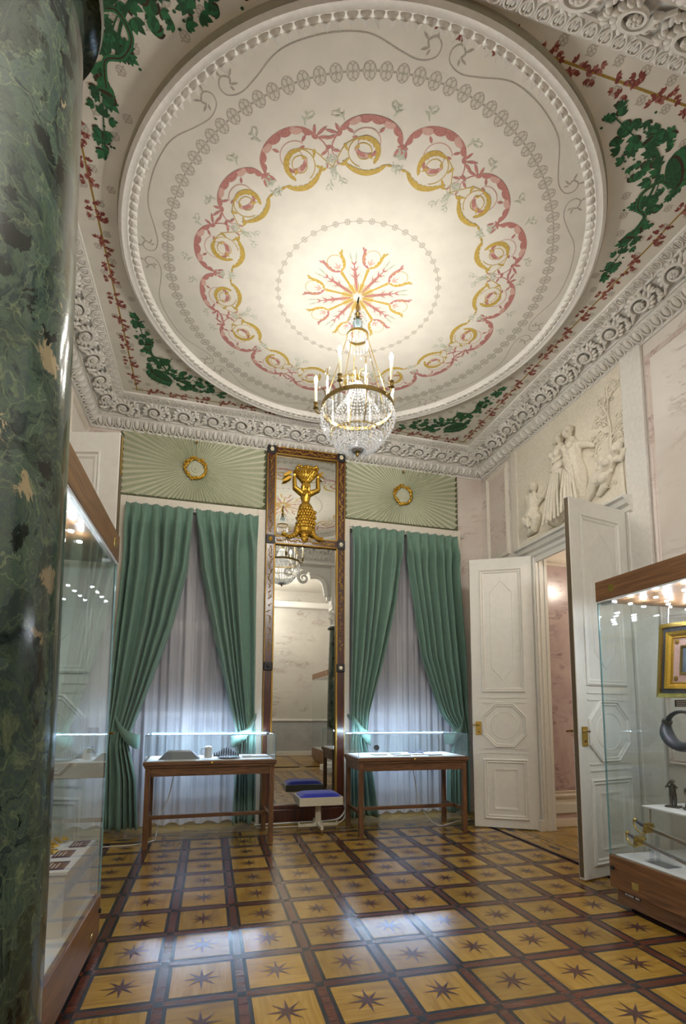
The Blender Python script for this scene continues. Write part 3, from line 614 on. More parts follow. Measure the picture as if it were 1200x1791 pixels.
# --- central rosette, eight petals
def petal():
    P = Paint(); PK, YE, SA, PL = 0, 1, 2, 3
    P.strip([(0.05, 0), (0.15, 0), (0.24, 0), (0.30, 0)], lambda t: 0.012+0.016*t, YE)
    acan(P, spline([(0.305, 0), (0.335, 0.05), (0.385, 0.075), (0.445, 0.085), (0.47, 0.105)], 8), 0.046, YE, -1, 6)
    acan(P, spline([(0.305, 0), (0.335, -0.05), (0.385, -0.075), (0.445, -0.085), (0.47, -0.105)], 8), 0.046, PK, 1, 6)
    P.hoop((0.395, 0), 0.082, 0.072, 0.005, 1, R(-120), R(120), 18)
    for a, l in ((0, 0.07), (35, 0.055), (-35, 0.055)): P.blade((0.335, 0), R(a), l, 0.016, PL)
    c, s_ = math.cos(PI/8), math.sin(PI/8); al = lambda r, o: (r*c-o*s_, r*s_+o*c)
    P.strip([al(r, 0) for r in (0.06, 0.15, 0.25, 0.33)], lambda t: 0.008+0.022*math.sin(PI*t), PK)
    for r, o, a, l in ((0.20, 0, 40, 0.06), (0.20, 0, -40, 0.06), (0.27, 0, 35, 0.06), (0.27, 0, -35, 0.06), (0.33, 0, 25, 0.05), (0.33, 0, -25, 0.05)): P.blade(al(r, o), PI/8+R(a), l, 0.016, PK)
    for sg in (-1, 1):
        P.strip([al(r, sg*(0.02+0.05*(r-0.2))) for r in (0.18, 0.3, 0.42)], 0.003, SA)
        for r in (0.22, 0.25, 0.28, 0.31): P.dot(al(r, sg*0.045), 0.011, 0.005, SA, 6)
        P.blade(al(0.36, sg*0.012), PI/8+sg*R(10), 0.10, 0.016, SA)
    for a in (0.10, -0.10, 0.25, -0.25): P.strip([(r*math.cos(a), r*math.sin(a)) for r in (0.04, 0.08, 0.13, 0.15)], lambda t: 0.004+0.007*t*(1.05-t)*3, YE)
    return P.mesh('painted_petal', ['paint_pink', 'paint_yellow', 'paint_sage', 'paint_pink_light'], solid=False)
me_p = petal()
for k in range(8): inst('painted_petal', me_p, ceiling, CT @ ZT @ Matrix.Rotation(R(45*k+1.5), 4, 'Z'))
# --- border lines with red leaf clusters, scattered flowers, corner bouquets
BX0, BX1, BY0, BY1 = -0.935, 3.30, 2.14, 5.985
def border_y(x): return BY1+(x-1.165)*math.sin(BA)
P = Paint()
P.strip([(BX0, BY0), (BX0, border_y(BX0)+0.03)], 0.014); P.strip([(BX1, BY0), (BX1, border_y(BX1)+0.03)], 0.014); P.strip([(BX0-0.05, border_y(BX0)), (BX1+0.05, border_y(BX1))], 0.014); P.strip([(BX0, BY0), (BX1, BY0)], 0.014)
P.build('painted_border_line', 'paint_ochre', ceiling, (0, 0, ZC+0.0002), solid=False)
def cluster(seed):
    rg = random.Random(seed); P = Paint()
    for i in range(13):
        x = rg.uniform(-0.095, 0.095); y = rg.uniform(-0.055, 0.055)*(1.1-abs(x)*5); a = rg.uniform(0, 2*PI)
        for d in (-0.7, 0, 0.7): P.blade((x, y), a+d, rg.uniform(0.026, 0.042), 0.019, 0 if rg.random() < 0.68 else 1)
    return P.mesh('painted_leaf_cluster', ['paint_red', 'paint_red_light'], solid=False)
me_cl = [cluster(s) for s in (3, 5, 9)]
def run_clusters(p, q):
    L = math.hypot(q[0]-p[0], q[1]-p[1]); n = max(2, round(L/0.285)); an = math.atan2(q[1]-p[1], q[0]-p[0])
    for i in range(n):
        t = (i+0.7)/(n+0.4); inst('painted_leaf_cluster', me_cl[i % 3], ceiling, Matrix.Translation((lerp(p[0], q[0], t), lerp(p[1], q[1], t), ZC)) @ Matrix.Rotation(an, 4, 'Z'))
run_clusters((BX0, BY0), (BX0, border_y(BX0))); run_clusters((BX1, BY0), (BX1, border_y(BX1))); run_clusters((BX0, border_y(BX0)), (BX1, border_y(BX1))); run_clusters((BX0, BY0), (BX1, BY0))
row = 0; yy = BY0-0.08
while yy < BY1+0.08:
    xx = BX0-0.05+(0.09 if row % 2 else 0)
    while xx < BX1+0.1:
        if math.hypot(xx-CX, yy-CY) > 2.03 and yy < border_y(xx)+0.05: inst('painted_rosette', me_r3, ceiling, Matrix.Translation((xx, yy, ZC+0.0003)) @ Matrix.Rotation(0.6, 4, 'Z'))
        xx += 0.185
    yy += 0.125; row += 1
def bouquet():
    rg = random.Random(21); P = Paint(); P.lay = 0; DK, MD, UM = 0, 1, 2
    path = spline([(0.15, 1.13), (0.20, 0.80), (0.30, 0.50), (0.40, 0.36), (0.60, 0.26), (0.80, 0.20), (0.98, 0.15)], 12)
    n = len(path)
    for i in range(95):
        t = rg.random(); t = 0.5+(t-0.5)*(1.0 if rg.random() < 0.75 else 0.5); p = path[min(n-1, int(t*n))]
        w = 0.03+0.17*(1-abs(2*t-1))**1.1; x, y = p[0]+rg.uniform(-1, 1)*w, p[1]+rg.uniform(-1, 1)*w
        if x < 0.08 or y < 0.07: continue
        a = rg.uniform(0, 2*PI); l = rg.uniform(0.045, 0.085)
        P.blade((x, y), a+1.1, l*0.7, l*0.42, UM if rg.random() < 0.6 else DK)
        for d in (-0.6, 0, 0.6): P.blade((x, y), a+d, l*(1 if d == 0 else 0.8), l*0.45, DK if rg.random() < 0.6 else MD)
        if i % 3 == 0: P.dot((x+0.05*math.cos(a+2.5), y+0.05*math.sin(a+2.5)), 0.010, 0.008, DK, 7)
    P.strip(path, 0.008, DK)
    # horns, tambourine and reed pipes
    P.strip(spline([(0.30, 0.62), (0.36, 0.44), (0.46, 0.30), (0.62, 0.22)], 8), lambda t: 0.012+0.02*t, DK); P.dot((0.64, 0.215), 0.022, 0.05, MD, 12, R(-20)); P.dot((0.645, 0.215), 0.012, 0.036, UM, 12, R(-20))
    P.strip(spline([(0.22, 0.78), (0.24, 0.64), (0.34, 0.60), (0.40, 0.50), (0.34, 0.40), (0.24, 0.42)], 8), 0.030, MD); P.strip(spline([(0.22, 0.78), (0.24, 0.64), (0.34, 0.60), (0.40, 0.50), (0.34, 0.40), (0.24, 0.42)], 8), 0.008, UM)
    P.dot((0.215, 0.80), 0.055, 0.020, MD, 14, R(15)); P.dot((0.215, 0.805), 0.042, 0.012, UM, 14, R(15))
    P.dot((0.27, 0.28), 0.155, 0.082, DK, 26, R(-38)); P.dot((0.285, 0.305), 0.150, 0.075, MD, 26, R(-38)); P.dot((0.30, 0.33), 0.135, 0.055, UM, 26, R(-38)); P.dot((0.305, 0.338), 0.125, 0.047, DK, 26, R(-38))
    for k in range(5): P.strip([(0.16+0.022*k, 0.27-0.028*k), (0.20+0.022*k, 0.36-0.028*k)], 0.007, MD if k % 2 else UM)
    return P.mesh('painted_bouquet', ['paint_green', 'paint_green_mid', 'paint_umber'], solid=False)
me_b = bouquet()
for (x, y, sx, sy) in ((BX0, border_y(BX0), 1, -1), (BX1, border_y(BX1), -1, -1), (BX0, BY0, 1, 1), (BX1, BY0, -1, 1)):
    inst('painted_bouquet', me_b, ceiling, Matrix.Translation((x, y, ZC-0.0003)) @ Matrix.Diagonal((sx, sy, 1, 1)))

# ================================================================== CORNICE (one run per wall)
corn = [(XL, YF), (XR, YF), (XR, bk(XR-1.165)[1]), (XL, bk(XL-1.165)[1])]
def inset(d):
    out = []
    for i in range(4):
        a, b, c = Vector(corn[i-1]), Vector(corn[i]), Vector(corn[(i+1) % 4]); d1, d2_ = (b-a).normalized(), (c-b).normalized()
        n1, n2 = Vector((-d1.y, d1.x)), Vector((-d2_.y, d2_.x)); m = (n1+n2)/(1+n1.dot(n2)); out.append(b+m*d)
    return out
CP = [(0.0, 4.835), (0.022, 4.835), (0.026, 4.858), (0.012, 4.866), (0.130, 4.955), (0.150, 4.955), (0.152, 4.972), (0.185, 4.995), (0.26, 5.035), (0.325, 5.056), (0.330, 5.040), (0.345, 5.040), (0.348, 5.050), (0.430, 5.078), (0.440, 5.078), (0.442, 5.10)]
eg = MB(); eg.ball((0, -0.004, 0.006), (0.028, 0.057, 0.036), 10, 6)
eg.tube([(0.041*math.cos(a), -0.008+0.066*math.sin(a), 0.020) for a in [R(38-256*k/14) for k in range(15)]], [0.0085]*15, 5)
eg.tube([(0.052, 0.055, 0.012), (0.052, 0.0, 0.022), (0.052, -0.062, 0.012)], [0.006, 0.006, 0.002], 5)
me_egg = eg.mesh('egg_and_dart', 'plaster', 60)
sc = MB()
spi = []
for k in range(44):
    a = 3.6-k*0.235; r = 0.098*(1-k/56.0); spi.append((r*math.cos(a)*1.15, r*math.sin(a), 0.020+0.0006*k))
sc.tube(spi, [0.023-0.0003*k for k in range(44)], 6)
for k in range(12):
    a = 3.5-k*0.42; r = 0.110-0.0015*k
    sc.ball((r*1.15*math.cos(a), r*math.sin(a), 0.022), (0.034, 0.020, 0.024), 6, 4, 0, Matrix.Rotation(a+0.5, 3, 'Z'))
for k in range(6): sc.ball((0.026*math.cos(k*PI/3), 0.022*math.sin(k*PI/3), 0.042), (0.018, 0.015, 0.016), 6, 4)
sc.ball((0, 0, 0.05), 0.013, 6, 4)
sc.tube(spline([(-0.19, -0.095, 0.012), (-0.15, -0.06, 0.018), (-0.115, 0.0, 0.02), (-0.11, 0.05, 0.02)], 4), 0.014, 6)
for (x, y, a, l) in ((0.155, 0.065, 0.5, 0.045), (0.150, 0.040, 0.0, 0.045), (0.160, 0.020, -0.6, 0.04), (0.135, 0.085, 1.0, 0.035), (0.175, -0.05, 2.0, 0.04), (0.160, -0.075, 2.8, 0.04), (0.185, -0.02, 1.3, 0.035), (0.14, -0.09, 3.4, 0.03)):
    sc.ball((x, y, 0.020), (l*0.95, 0.019, 0.022), 6, 4, 0, Matrix.Rotation(a, 3, 'Z'))
me_scr = sc.mesh('acanthus_scroll', 'plaster', 60)
lf = MB()
for s_ in (-1, 1):
    lf.tube(spline([(s_*0.006, 0.042, 0.004), (s_*0.030, 0.028, 0.009), (s_*0.036, -0.006, 0.009), (s_*0.014, -0.036, 0.006), (0, -0.044, 0.004)], 3), [0.006]*12+[0.004], 5)
    lf.ball((s_*0.016, 0.005, 0.004), (0.009, 0.024, 0.008), 6, 4)
lf.tube([(0.048, 0.04, 0.004), (0.048, -0.04, 0.004)], [0.006, 0.003], 5); lf.tube([(0, 0.04, 0.006), (0, -0.04, 0.006)], 0.0035, 4)
me_lf = lf.mesh('leaf_moulding', 'plaster', 60)
for i, side in enumerate(('front', 'right', 'back', 'left')):
    P_ = MB(); vs = []
    for e_ in (i, (i+1) % 4):
        for d, z in CP: q = inset(d)[e_]; vs.append((q.x, q.y, z))
    n = len(CP); fs = [(k, k+1, n+k+1, n+k) for k in range(n-1)]
    P_.add(vs, fs); o = struct(P_.build('trim_%d' % (i+1), 'plaster' if 0 else 'plaster', solid=False))
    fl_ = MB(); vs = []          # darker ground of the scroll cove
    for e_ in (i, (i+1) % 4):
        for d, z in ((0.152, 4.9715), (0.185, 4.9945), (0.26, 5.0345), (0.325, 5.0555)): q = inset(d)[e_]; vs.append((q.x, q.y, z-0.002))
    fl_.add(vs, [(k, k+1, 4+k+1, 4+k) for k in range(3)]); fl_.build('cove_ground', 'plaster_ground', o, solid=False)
    a, b = Vector(corn[i]), Vector(corn[(i+1) % 4]); t_ = (b-a).normalized(); nn = Vector((-t_.y, t_.x))
    for (nm, me, d, z, vd, vz, spc, sc_) in (('egg_and_dart', me_egg, 0.075, 4.911, 0.118, 0.089, 0.104, 1.0), ('acanthus_scroll', me_scr, 0.240, 5.016, 0.172, 0.084, 0.345, 0.92), ('leaf_moulding', me_lf, 0.388, 5.063, 0.082, 0.028, 0.096, 0.95)):
        q = inset(d); p0, p1 = q[i], q[(i+1) % 4]; L = (p1-p0).length; n_ = round(L/spc); l = math.hypot(vd, vz); vd /= l; vz /= l
        v = Vector((nn.x*vd, nn.y*vd, vz)); w = Vector((nn.x*vz, nn.y*vz, -vd)); u = v.cross(w)
        for k in range(n_):
            p = p0.lerp(p1, (k+0.5)/n_); M = Matrix((u*(sc_*(L/n_)/spc), v*sc_, w*sc_)).transposed().to_4x4(); M.translation = Vector((p.x, p.y, z))
            inst(nm, me, o, M)
# ================================================================== DOORS
def door_leaf(name, W_, H, hinge, free, label, bolt=False):
    ang = math.atan2(free[1]-hinge[1], free[0]-hinge[0]); T = 0.028
    d = struct(MB().box(0, W_, -T, T, 0.012, H).build(name, 'door_paint', None, (hinge[0], hinge[1], 0), (0, 0, ang), bevel=0.004), label)
    m0, m1 = W_*0.155, W_*0.845; k = H/3.3
    for s_ in (-1, 1):
        fn_ = lambda a, b, h: (a, s_*(T+h), b)
        prof = [(0, 0), (0, 0.012), (0.25, 0.018), (0.5, 0.006), (0.75, 0.010), (1, 0.002), (1, 0)]
        rect = lambda z0, z1, i=0: [(m0+i, z0*k+i), (m1-i, z0*k+i), (m1-i, z1*k-i), (m0+i, z1*k-i)]
        for (z0, z1) in ((0.11, 0.82), (1.62, 3.16)): MB().ring(rect(z0, z1), 0.055, fn_, prof).build('moulding', 'door_paint', d)
        MB().ring(rect(0.11, 0.82, 0.12), 0.022, fn_, [(0, 0), (0, 0.010), (1, 0.004), (1, 0)]).build('moulding', 'door_paint', d)
        xm = (m0+m1)/2; i = 0.12
        hexa = [(m0+i, (1.62+0.30)*k), (xm, (1.62+0.14)*k), (m1-i, (1.62+0.30)*k), (m1-i, (3.16-0.30)*k), (xm, (3.16-0.14)*k), (m0+i, (3.16-0.30)*k)]
        MB().ring(hexa, 0.010, fn_, [(0, 0), (0.3, 0.006), (0.7, 0.006), (1, 0)]).build('moulding', 'door_paint', d)
        zc = 1.22*k; rx = (m1-m0)/2; rz = 0.265; c_ = 0.42
        octo = [(xm-rx, zc-rz*c_), (xm-rx*c_, zc-rz), (xm+rx*c_, zc-rz), (xm+rx, zc-rz*c_), (xm+rx, zc+rz*c_), (xm+rx*c_, zc+rz), (xm-rx*c_, zc+rz), (xm-rx, zc+rz*c_)]
        MB().ring(octo, 0.045, fn_, prof).build('octagon_moulding', 'door_paint', d)
        MB().ring([(xm+rx*0.62*math.cos(2*PI*j/28), zc+rz*0.62*math.sin(2*PI*j/28)) for j in range(28)], 0.010, fn_, [(0, 0), (0.3, 0.005), (0.7, 0.005), (1, 0)]).build('circle_moulding', 'door_paint', d)
        for z in (0.89, 0.945, 1.495, 1.555): MB().box(m0, m1, s_*T if s_ > 0 else -T-0.006, T+0.006 if s_ > 0 else -T, z*k-0.006, z*k+0.006).build('rail_bead', 'door_paint', d)
        lk = MB().box(W_-0.105, W_-0.035, s_*T if s_ > 0 else -T-0.008, T+0.008 if s_ > 0 else -T, 1.10*k, 1.265*k).build('lock_plate', 'brass', d, bevel=0.003)
        MB().tube([(W_-0.07, s_*(T+0.008), 1.225*k), (W_-0.07, s_*(T+0.05), 1.225*k), (W_-0.02, s_*(T+0.055), 1.225*k), (W_+0.015, s_*(T+0.05), 1.222*k)], [0.010, 0.010, 0.008, 0.009], 8).build('handle', 'antique_brass', lk, smooth=50)
        MB().tube([(W_-0.07, s_*(T+0.006), 1.14*k), (W_-0.07, s_*(T+0.012), 1.14*k)], 0.008, 8).build('keyhole', 'black_iron', lk)
    MB().box(W_, W_+0.004, -T+0.009, T-0.009, 0.03, H-0.01).build('edge_strip', 'door_edge', d)
    if bolt: MB().box(W_+0.002, W_+0.007, -0.010, 0.010, H-0.30, H-0.02).build('edge_bolt', 'brass', d)
    for z in (0.35, H*0.5, H-0.35): MB().tube([(-0.012, 0, z-0.09), (-0.012, 0, z+0.09)], 0.012, 8).build('hinge_barrel', 'door_paint', d); MB().ball((-0.012, 0, z+0.105), 0.011, 7, 4).build('hinge_finial', 'antique_brass', d)
    return d
door_leaf('door_1', 0.745, 3.31, (3.815, 5.36), (3.138, 5.74), 'white panelled door leaf standing open next to the right-hand window')
door_leaf('door_2', 0.78, 3.31, (3.80, 3.90), (3.035, 3.735), 'white panelled door leaf standing open behind the right showcase')
door_leaf('door_3', 0.78, 3.33, (-1.42, 3.84), (-0.665, 3.665), 'white panelled door leaf behind the left showcase, half hidden by the column', True)

# ================================================================== PLASTER RELIEF over the doorway
rel = thing('plaster_relief', 'plaster relief of four mythological figures and a tree above the doorway', 'relief', (XR-0.012, 4.75, 3.45))
def relmesh(): return MB()
RX0 = XR-0.012
def rel_fig(name, limbs, balls, depth=0.95, voxel=0.0075):
    e = MB()
    for pts, rad in limbs: e.tube([((-p[2] if len(p) > 2 else 0), p[0]-4.75, p[1]-3.45) for p in pts], [r*1.12 if r > 0.022 else r for r in rad], 10)
    for pts, rad in limbs:
        for p, r in zip((pts[0], pts[-1]), (rad[0], rad[-1])): e.ball(((-p[2] if len(p) > 2 else 0), p[0]-4.75, p[1]-3.45), r*1.1 if r > 0.022 else r, 8, 6)
    for (y, z), r, off in balls: e.ball((off, y-4.75, z-3.45), r, 10, 7)
    e.v = [(p[0]*depth-0.030, p[1], p[2]) for p in e.v]
    return remesh(e.build(name, 'relief_stucco', rel), voxel, 1)
rel_fig('kneeling_figure',
    [([(5.253, 4.09), (5.269, 4.0), (5.275, 3.895), (5.30, 3.80)], [0.028, 0.085, 0.072, 0.095]), ([(5.366, 4.05), (5.36, 3.924), (5.22, 3.90), (5.127, 3.95)], [0.035, 0.03, 0.026, 0.024]), ([(5.19, 4.02), (5.08, 3.962), (4.993, 4.05)], [0.032, 0.026, 0.022]),
     ([(5.31, 3.80), (5.40, 3.75), (5.33, 3.66)], [0.085, 0.07, 0.05]), ([(5.28, 3.80), (5.20, 3.73), (5.27, 3.63), (5.40, 3.61)], [0.085, 0.075, 0.05, 0.03])],
    [((5.236, 4.155), (0.055, 0.05, 0.062), -0.02), ((5.262, 4.185), (0.06, 0.052, 0.045), -0.01), ((5.205, 4.145), (0.02, 0.014, 0.014), -0.05), ((5.30, 4.15), (0.035, 0.03, 0.03), -0.02), ((5.29, 4.03), 0.034, -0.07), ((5.235, 4.03), 0.034, -0.07)]+[((5.38-0.03*k, 3.76-0.02*k), (0.03, 0.016, 0.06), -0.08) for k in range(4)])
rel_fig('standing_figure',
    [([(4.739, 4.44), (4.745, 4.34), (4.752, 4.20), (4.765, 4.05), (4.80, 3.85), (4.84, 3.66)], [0.035, 0.105, 0.085, 0.115, 0.125, 0.135]), ([(4.849, 4.37), (4.885, 4.235), (4.87, 4.07)], [0.045, 0.034, 0.024]), ([(4.82, 4.29), (4.70, 4.24), (4.587, 4.215)], [0.035, 0.03, 0.026]), ([(4.93, 3.72), (4.975, 3.64), (4.995, 3.60)], [0.035, 0.026, 0.022]),
     ]+[([(4.68+0.028*k, 4.06, 0.11), (4.68+0.045*k, 3.85, 0.13), (4.67+0.068*k, 3.56, 0.13)], [0.012, 0.017, 0.020]) for k in range(5)]+[([(4.85, 4.16, 0.07), (4.76, 4.12, 0.115), (4.66, 4.14, 0.08)], [0.014, 0.016, 0.014]), ([(4.84, 4.30, 0.06), (4.76, 4.22, 0.11), (4.66, 4.24, 0.08)], [0.012, 0.014, 0.012])],
    [((4.724, 4.51), (0.06, 0.052, 0.066), -0.03), ((4.750, 4.545), (0.06, 0.058, 0.05), -0.01), ((4.79, 4.50), (0.04, 0.035, 0.035), -0.02), ((4.685, 4.505), (0.02, 0.016, 0.016), -0.06), ((4.71, 4.31), 0.048, -0.085), ((4.79, 4.32), 0.048, -0.085)])
rel_fig('draped_figure',
    [([(4.556, 4.40), (4.543, 4.29), (4.515, 4.10), (4.50, 3.97), (4.50, 3.66)], [0.035, 0.10, 0.085, 0.115, 0.14]), ([(4.484, 4.30), (4.318, 4.226), (4.245, 4.165)], [0.042, 0.032, 0.022]), ([(4.62, 4.30), (4.64, 4.22)], [0.04, 0.03]), ]+[([(4.58-0.03*k, 4.05, 0.11), (4.60-0.05*k, 3.80, 0.14), (4.61-0.06*k, 3.58, 0.14)], [0.012, 0.017, 0.020]) for k in range(5)]+[([(4.61, 4.28, 0.08), (4.54, 4.12, 0.115), (4.44, 3.95, 0.11), (4.39, 3.75, 0.09)], [0.016, 0.018, 0.018, 0.018]), ([(4.62, 4.20, 0.08), (4.53, 4.05, 0.125), (4.42, 3.86, 0.11)], [0.012, 0.014, 0.014])],
    [((4.571, 4.485), (0.062, 0.05, 0.066), -0.05), ((4.575, 4.525), (0.06, 0.06, 0.045), -0.03), ((4.535, 4.48), (0.02, 0.016, 0.016), -0.09), ((4.50, 4.30), 0.046, -0.085), ((4.58, 4.295), 0.046, -0.085)])
rel_fig('bound_figure',
    [([(3.985, 3.93), (4.05, 3.885), (4.151, 3.83), (4.222, 3.783)], [0.05, 0.082, 0.066, 0.075]), ([(3.991, 3.90), (3.90, 3.85), (3.857, 3.92)], [0.04, 0.032, 0.024]), ([(4.11, 3.92), (4.115, 3.85), (4.03, 3.79)], [0.036, 0.03, 0.024]), ([(4.222, 3.783), (4.30, 3.70), (4.37, 3.62)], [0.07, 0.05, 0.03]), ([(4.19, 3.77), (4.08, 3.735), (4.12, 3.67), (4.20, 3.62)], [0.068, 0.056, 0.042, 0.028])],
    [((3.931, 3.965), (0.06, 0.052, 0.06), -0.02), ((3.915, 3.985), (0.055, 0.05, 0.05), -0.01), ((3.95, 3.925), (0.04, 0.03, 0.04), -0.02), ((3.905, 3.94), (0.022, 0.018, 0.018), -0.06), ((4.08, 3.91), 0.045, -0.06), ((4.03, 3.87), 0.045, -0.06), ((4.12, 3.845), (0.03, 0.03, 0.02), -0.06), ((4.10, 3.735), (0.05, 0.055, 0.05), -0.05)])
tr_ = MB(); rp_ = lambda *q: [(-0.014, y-4.75, z-3.45) for y, z in q]
tr_.tube(spline(rp_((4.03, 3.86), (4.032, 4.05), (4.027, 4.25), (4.050, 4.40), (4.036, 4.56)), 4), [0.020-0.0008*k for k in range(17)], 6)
twigs = [((4.05, 4.40), (4.11, 4.52), (4.17, 4.60)), ((4.036, 4.56), (3.98, 4.60), (3.93, 4.66)), ((4.036, 4.56), (4.04, 4.66), (4.02, 4.72)), ((4.03, 4.15), (3.96, 4.22), (3.90, 4.33)), ((4.03, 4.10), (3.93, 4.14), (3.88, 4.10)), ((4.04, 4.30), (4.14, 4.38), (4.24, 4.42)), ((4.03, 4.20), (4.15, 4.24), (4.22, 4.16)), ((4.15, 4.24), (4.23, 4.27), (4.28, 4.24)), ((3.96, 4.22), (3.91, 4.24), (3.88, 4.22)), ((4.22, 4.16), (4.24, 4.08), (4.27, 4.05)), ((4.11, 4.52), (4.05, 4.60), (4.06, 4.66))]
rg = random.Random(4)
for tw in twigs:
    q = spline(rp_(*tw), 5); tr_.tube(q, [0.011-0.0006*k for k in range(len(q))], 5)
    for k in range(3, len(q), 1):
        for _ in range(3):
            a = rg.uniform(0, 2*PI); r = rg.uniform(0.015, 0.05); tr_.ball((-0.006, q[k][1]+r*math.cos(a), q[k][2]+r*math.sin(a)), (0.010, 0.021, 0.010), 6, 4, 0, Matrix.Rotation(rg.uniform(0, PI), 3, 'X'))
tr_.build('tree', 'relief_stucco', rel, smooth=60)
g = MB()
g.poly([(5.60, 3.45), (5.60, 3.53), (5.40, 3.57), (5.15, 3.55), (4.9, 3.53), (4.4, 3.54), (4.1, 3.58), (3.98, 3.70), (3.90, 3.84), (3.88, 3.45)], lambda a, b: (0.0, a-4.75, b-3.45), lambda a, b: (-0.025, a-4.75, b-3.45)); g.build('rocky_ground', 'relief_stucco', rel, bevel=0.012)
pl = MB()
for k in range(7): a = R(25+k*22); pl.tube([(-0.012, 4.02-4.75, 0.16), (-0.035, 4.02-4.75+0.07*math.cos(a), 0.16+0.08*math.sin(a))], [0.008, 0.004], 5)
pl.build('tuft', 'relief_stucco', rel)

# ================================================================== COLUMNS
def column(x, y, label):
    c = thing('column', label, 'column', (x, y, 0), 0, 'green marble columns')
    prof = [(0.275, 0.36)]+[(0.272-0.045*(k/12)**1.6, 0.42+k*(3.27-0.42)/12) for k in range(13)]+[(0.245, 3.285), (0.268, 3.295), (0.274, 3.32), (0.268, 3.345), (0.24, 3.36), (0.0, 3.36)]
    MB().lathe([(0, 0.36)]+prof, 64).build('shaft', 'green_marble', c, smooth=40)
    MB().box(-0.36, 0.36, -0.36, 0.36, 0, 0.12).lathe([(0, 0.12), (0.35, 0.12), (0.36, 0.16), (0.35, 0.20), (0.31, 0.215), (0.295, 0.25), (0.31, 0.275), (0.325, 0.30), (0.31, 0.33), (0.28, 0.34), (0.28, 0.36), (0, 0.36)], 40).build('base', 'plaster', c, smooth=40)
    cap = MB().lathe([(0, 3.36), (0.225, 3.36), (0.18, 3.42), (0.17, 3.56), (0.185, 3.70), (0.185, 3.76), (0, 3.76)], 28); cap.box(-0.205, 0.19, -0.205, 0.15, 3.76, 3.86); cp_ = cap.build('capital', 'plaster', c, smooth=40)
    lv = MB()
    lv.tube(spline([(0, -0.180, 3.40), (0, -0.185, 3.48), (0, -0.20, 3.55), (0, -0.225, 3.56), (0, -0.23, 3.54)], 4), [0.030+0.012*math.sin(PI*k/16) for k in range(17)], 8, flat=0.35)
    for k in range(5):
        for s_ in (-1, 1): lv.ball((s_*0.035, -0.188-0.004*k, 3.42+0.028*k), (0.022, 0.012, 0.020), 6, 4)
    ml = lv.mesh('acanthus_leaf', 'plaster', 60)
    for k in range(8): inst('acanthus_leaf', ml, cp_, Matrix.Rotation(2*PI*k/8, 4, 'Z')); inst('acanthus_leaf', ml, cp_, Matrix.Rotation(2*PI*(k+0.5)/8, 4, 'Z') @ Matrix.Translation((0, -0.005, 0.11)))
    vo = MB(); vo.tube([((0.055-0.0017*k)*math.cos(k*0.35), 0, (0.055-0.0017*k)*math.sin(k*0.35)) for k in range(30)], [0.018-0.0003*k for k in range(30)], 6); mv = vo.mesh('volute', 'plaster', 60)
    for k in range(4): inst('volute', mv, cp_, Matrix.Rotation(PI/4+PI/2*k, 4, 'Z') @ Matrix.Translation((0.17, 0, 3.68)))
    return c
column(-0.615, 1.30, 'polished green marble column filling the left edge of the picture')
column(2.935, 1.30, 'green marble column on the right side, seen only in the tall mirror')

# ================================================================== PIER MIRROR with gilded herm
mir = thing('pier_mirror', 'tall mahogany pier mirror with gilded basket-bearer between the two windows', 'mirror', (*bk(0.008, -0.01), 0), 0)
# local x: -0.525..0.525 ; front of the frame at y=-0.09
FW = 0.105
def mbox(name, x0, x1, z0, z1, y0=-0.085, y1=-0.005, mat='mahogany', bev=0.006, par=mir): return MB().box(x0, x1, y0, y1, z0, z1).build(name, mat, par, bevel=bev)
for s_ in (-1, 1):
    x0, x1 = (-0.525, -0.42) if s_ < 0 else (0.42, 0.525)
    for (z0, z1) in ((0.22, 3.55), (3.66, 4.78)):
        st_ = mbox('stile', x0, x1, z0, z1)
        v_ = MB(); z = z0+0.05; rg = random.Random(int(z0*10)+s_)
        hi = z1-0.04; lo = z0+0.04 if z0 > 3 else 2.15
        z = hi
        while z > lo:
            xm = (x0+x1)/2+0.012*math.sin(z*40)
            if z0 > 3 or z > 3.0 or rg.random() < 0.55:
                v_.ball((xm+rg.uniform(-0.012, 0.012), -0.088, z), (0.006, 0.006, 0.014), 5, 4, 0, Matrix.Rotation(rg.uniform(-1, 1), 3, 'Y'))
                v_.ball((xm+rg.choice((-1, 1))*rg.uniform(0.008, 0.024), -0.087, z+0.008), (0.010, 0.005, 0.006), 5, 4, 0, Matrix.Rotation(rg.uniform(-1, 1), 3, 'Y'))
            z -= 0.017
        v_.build('gilt_vine', 'gilt_dark', st_)
        xi = x1 if s_ < 0 else x0; MB().box(xi-0.010, xi+0.010, -0.092, -0.055, z0, z1).build('gilt_bead', 'gilt_dark', st_, bevel=0.004)
        xo = x0 if s_ < 0 else x1; MB().box(xo-0.004, xo+0.004, -0.088, -0.055, z0, z1).build('outer_bead', 'gilt_dark', st_)
    br = mbox('black_bracket', x0-0.004, x1+0.004, 1.89, 2.0, -0.105, -0.02, 'black_iron', 0.012)
    ro = MB(); ro.lathe([(0, 0.010), (0.014, 0.012), (0.024, 0.006), (0.026, 0)], 12); ro.xf(Matrix.Translation(((x0+x1)/2, -0.105, 1.945)) @ Matrix.Rotation(R(90), 4, 'X')); ro.build('rosette', 'ivory' if s_ > 0 else 'black_iron', br, smooth=50)
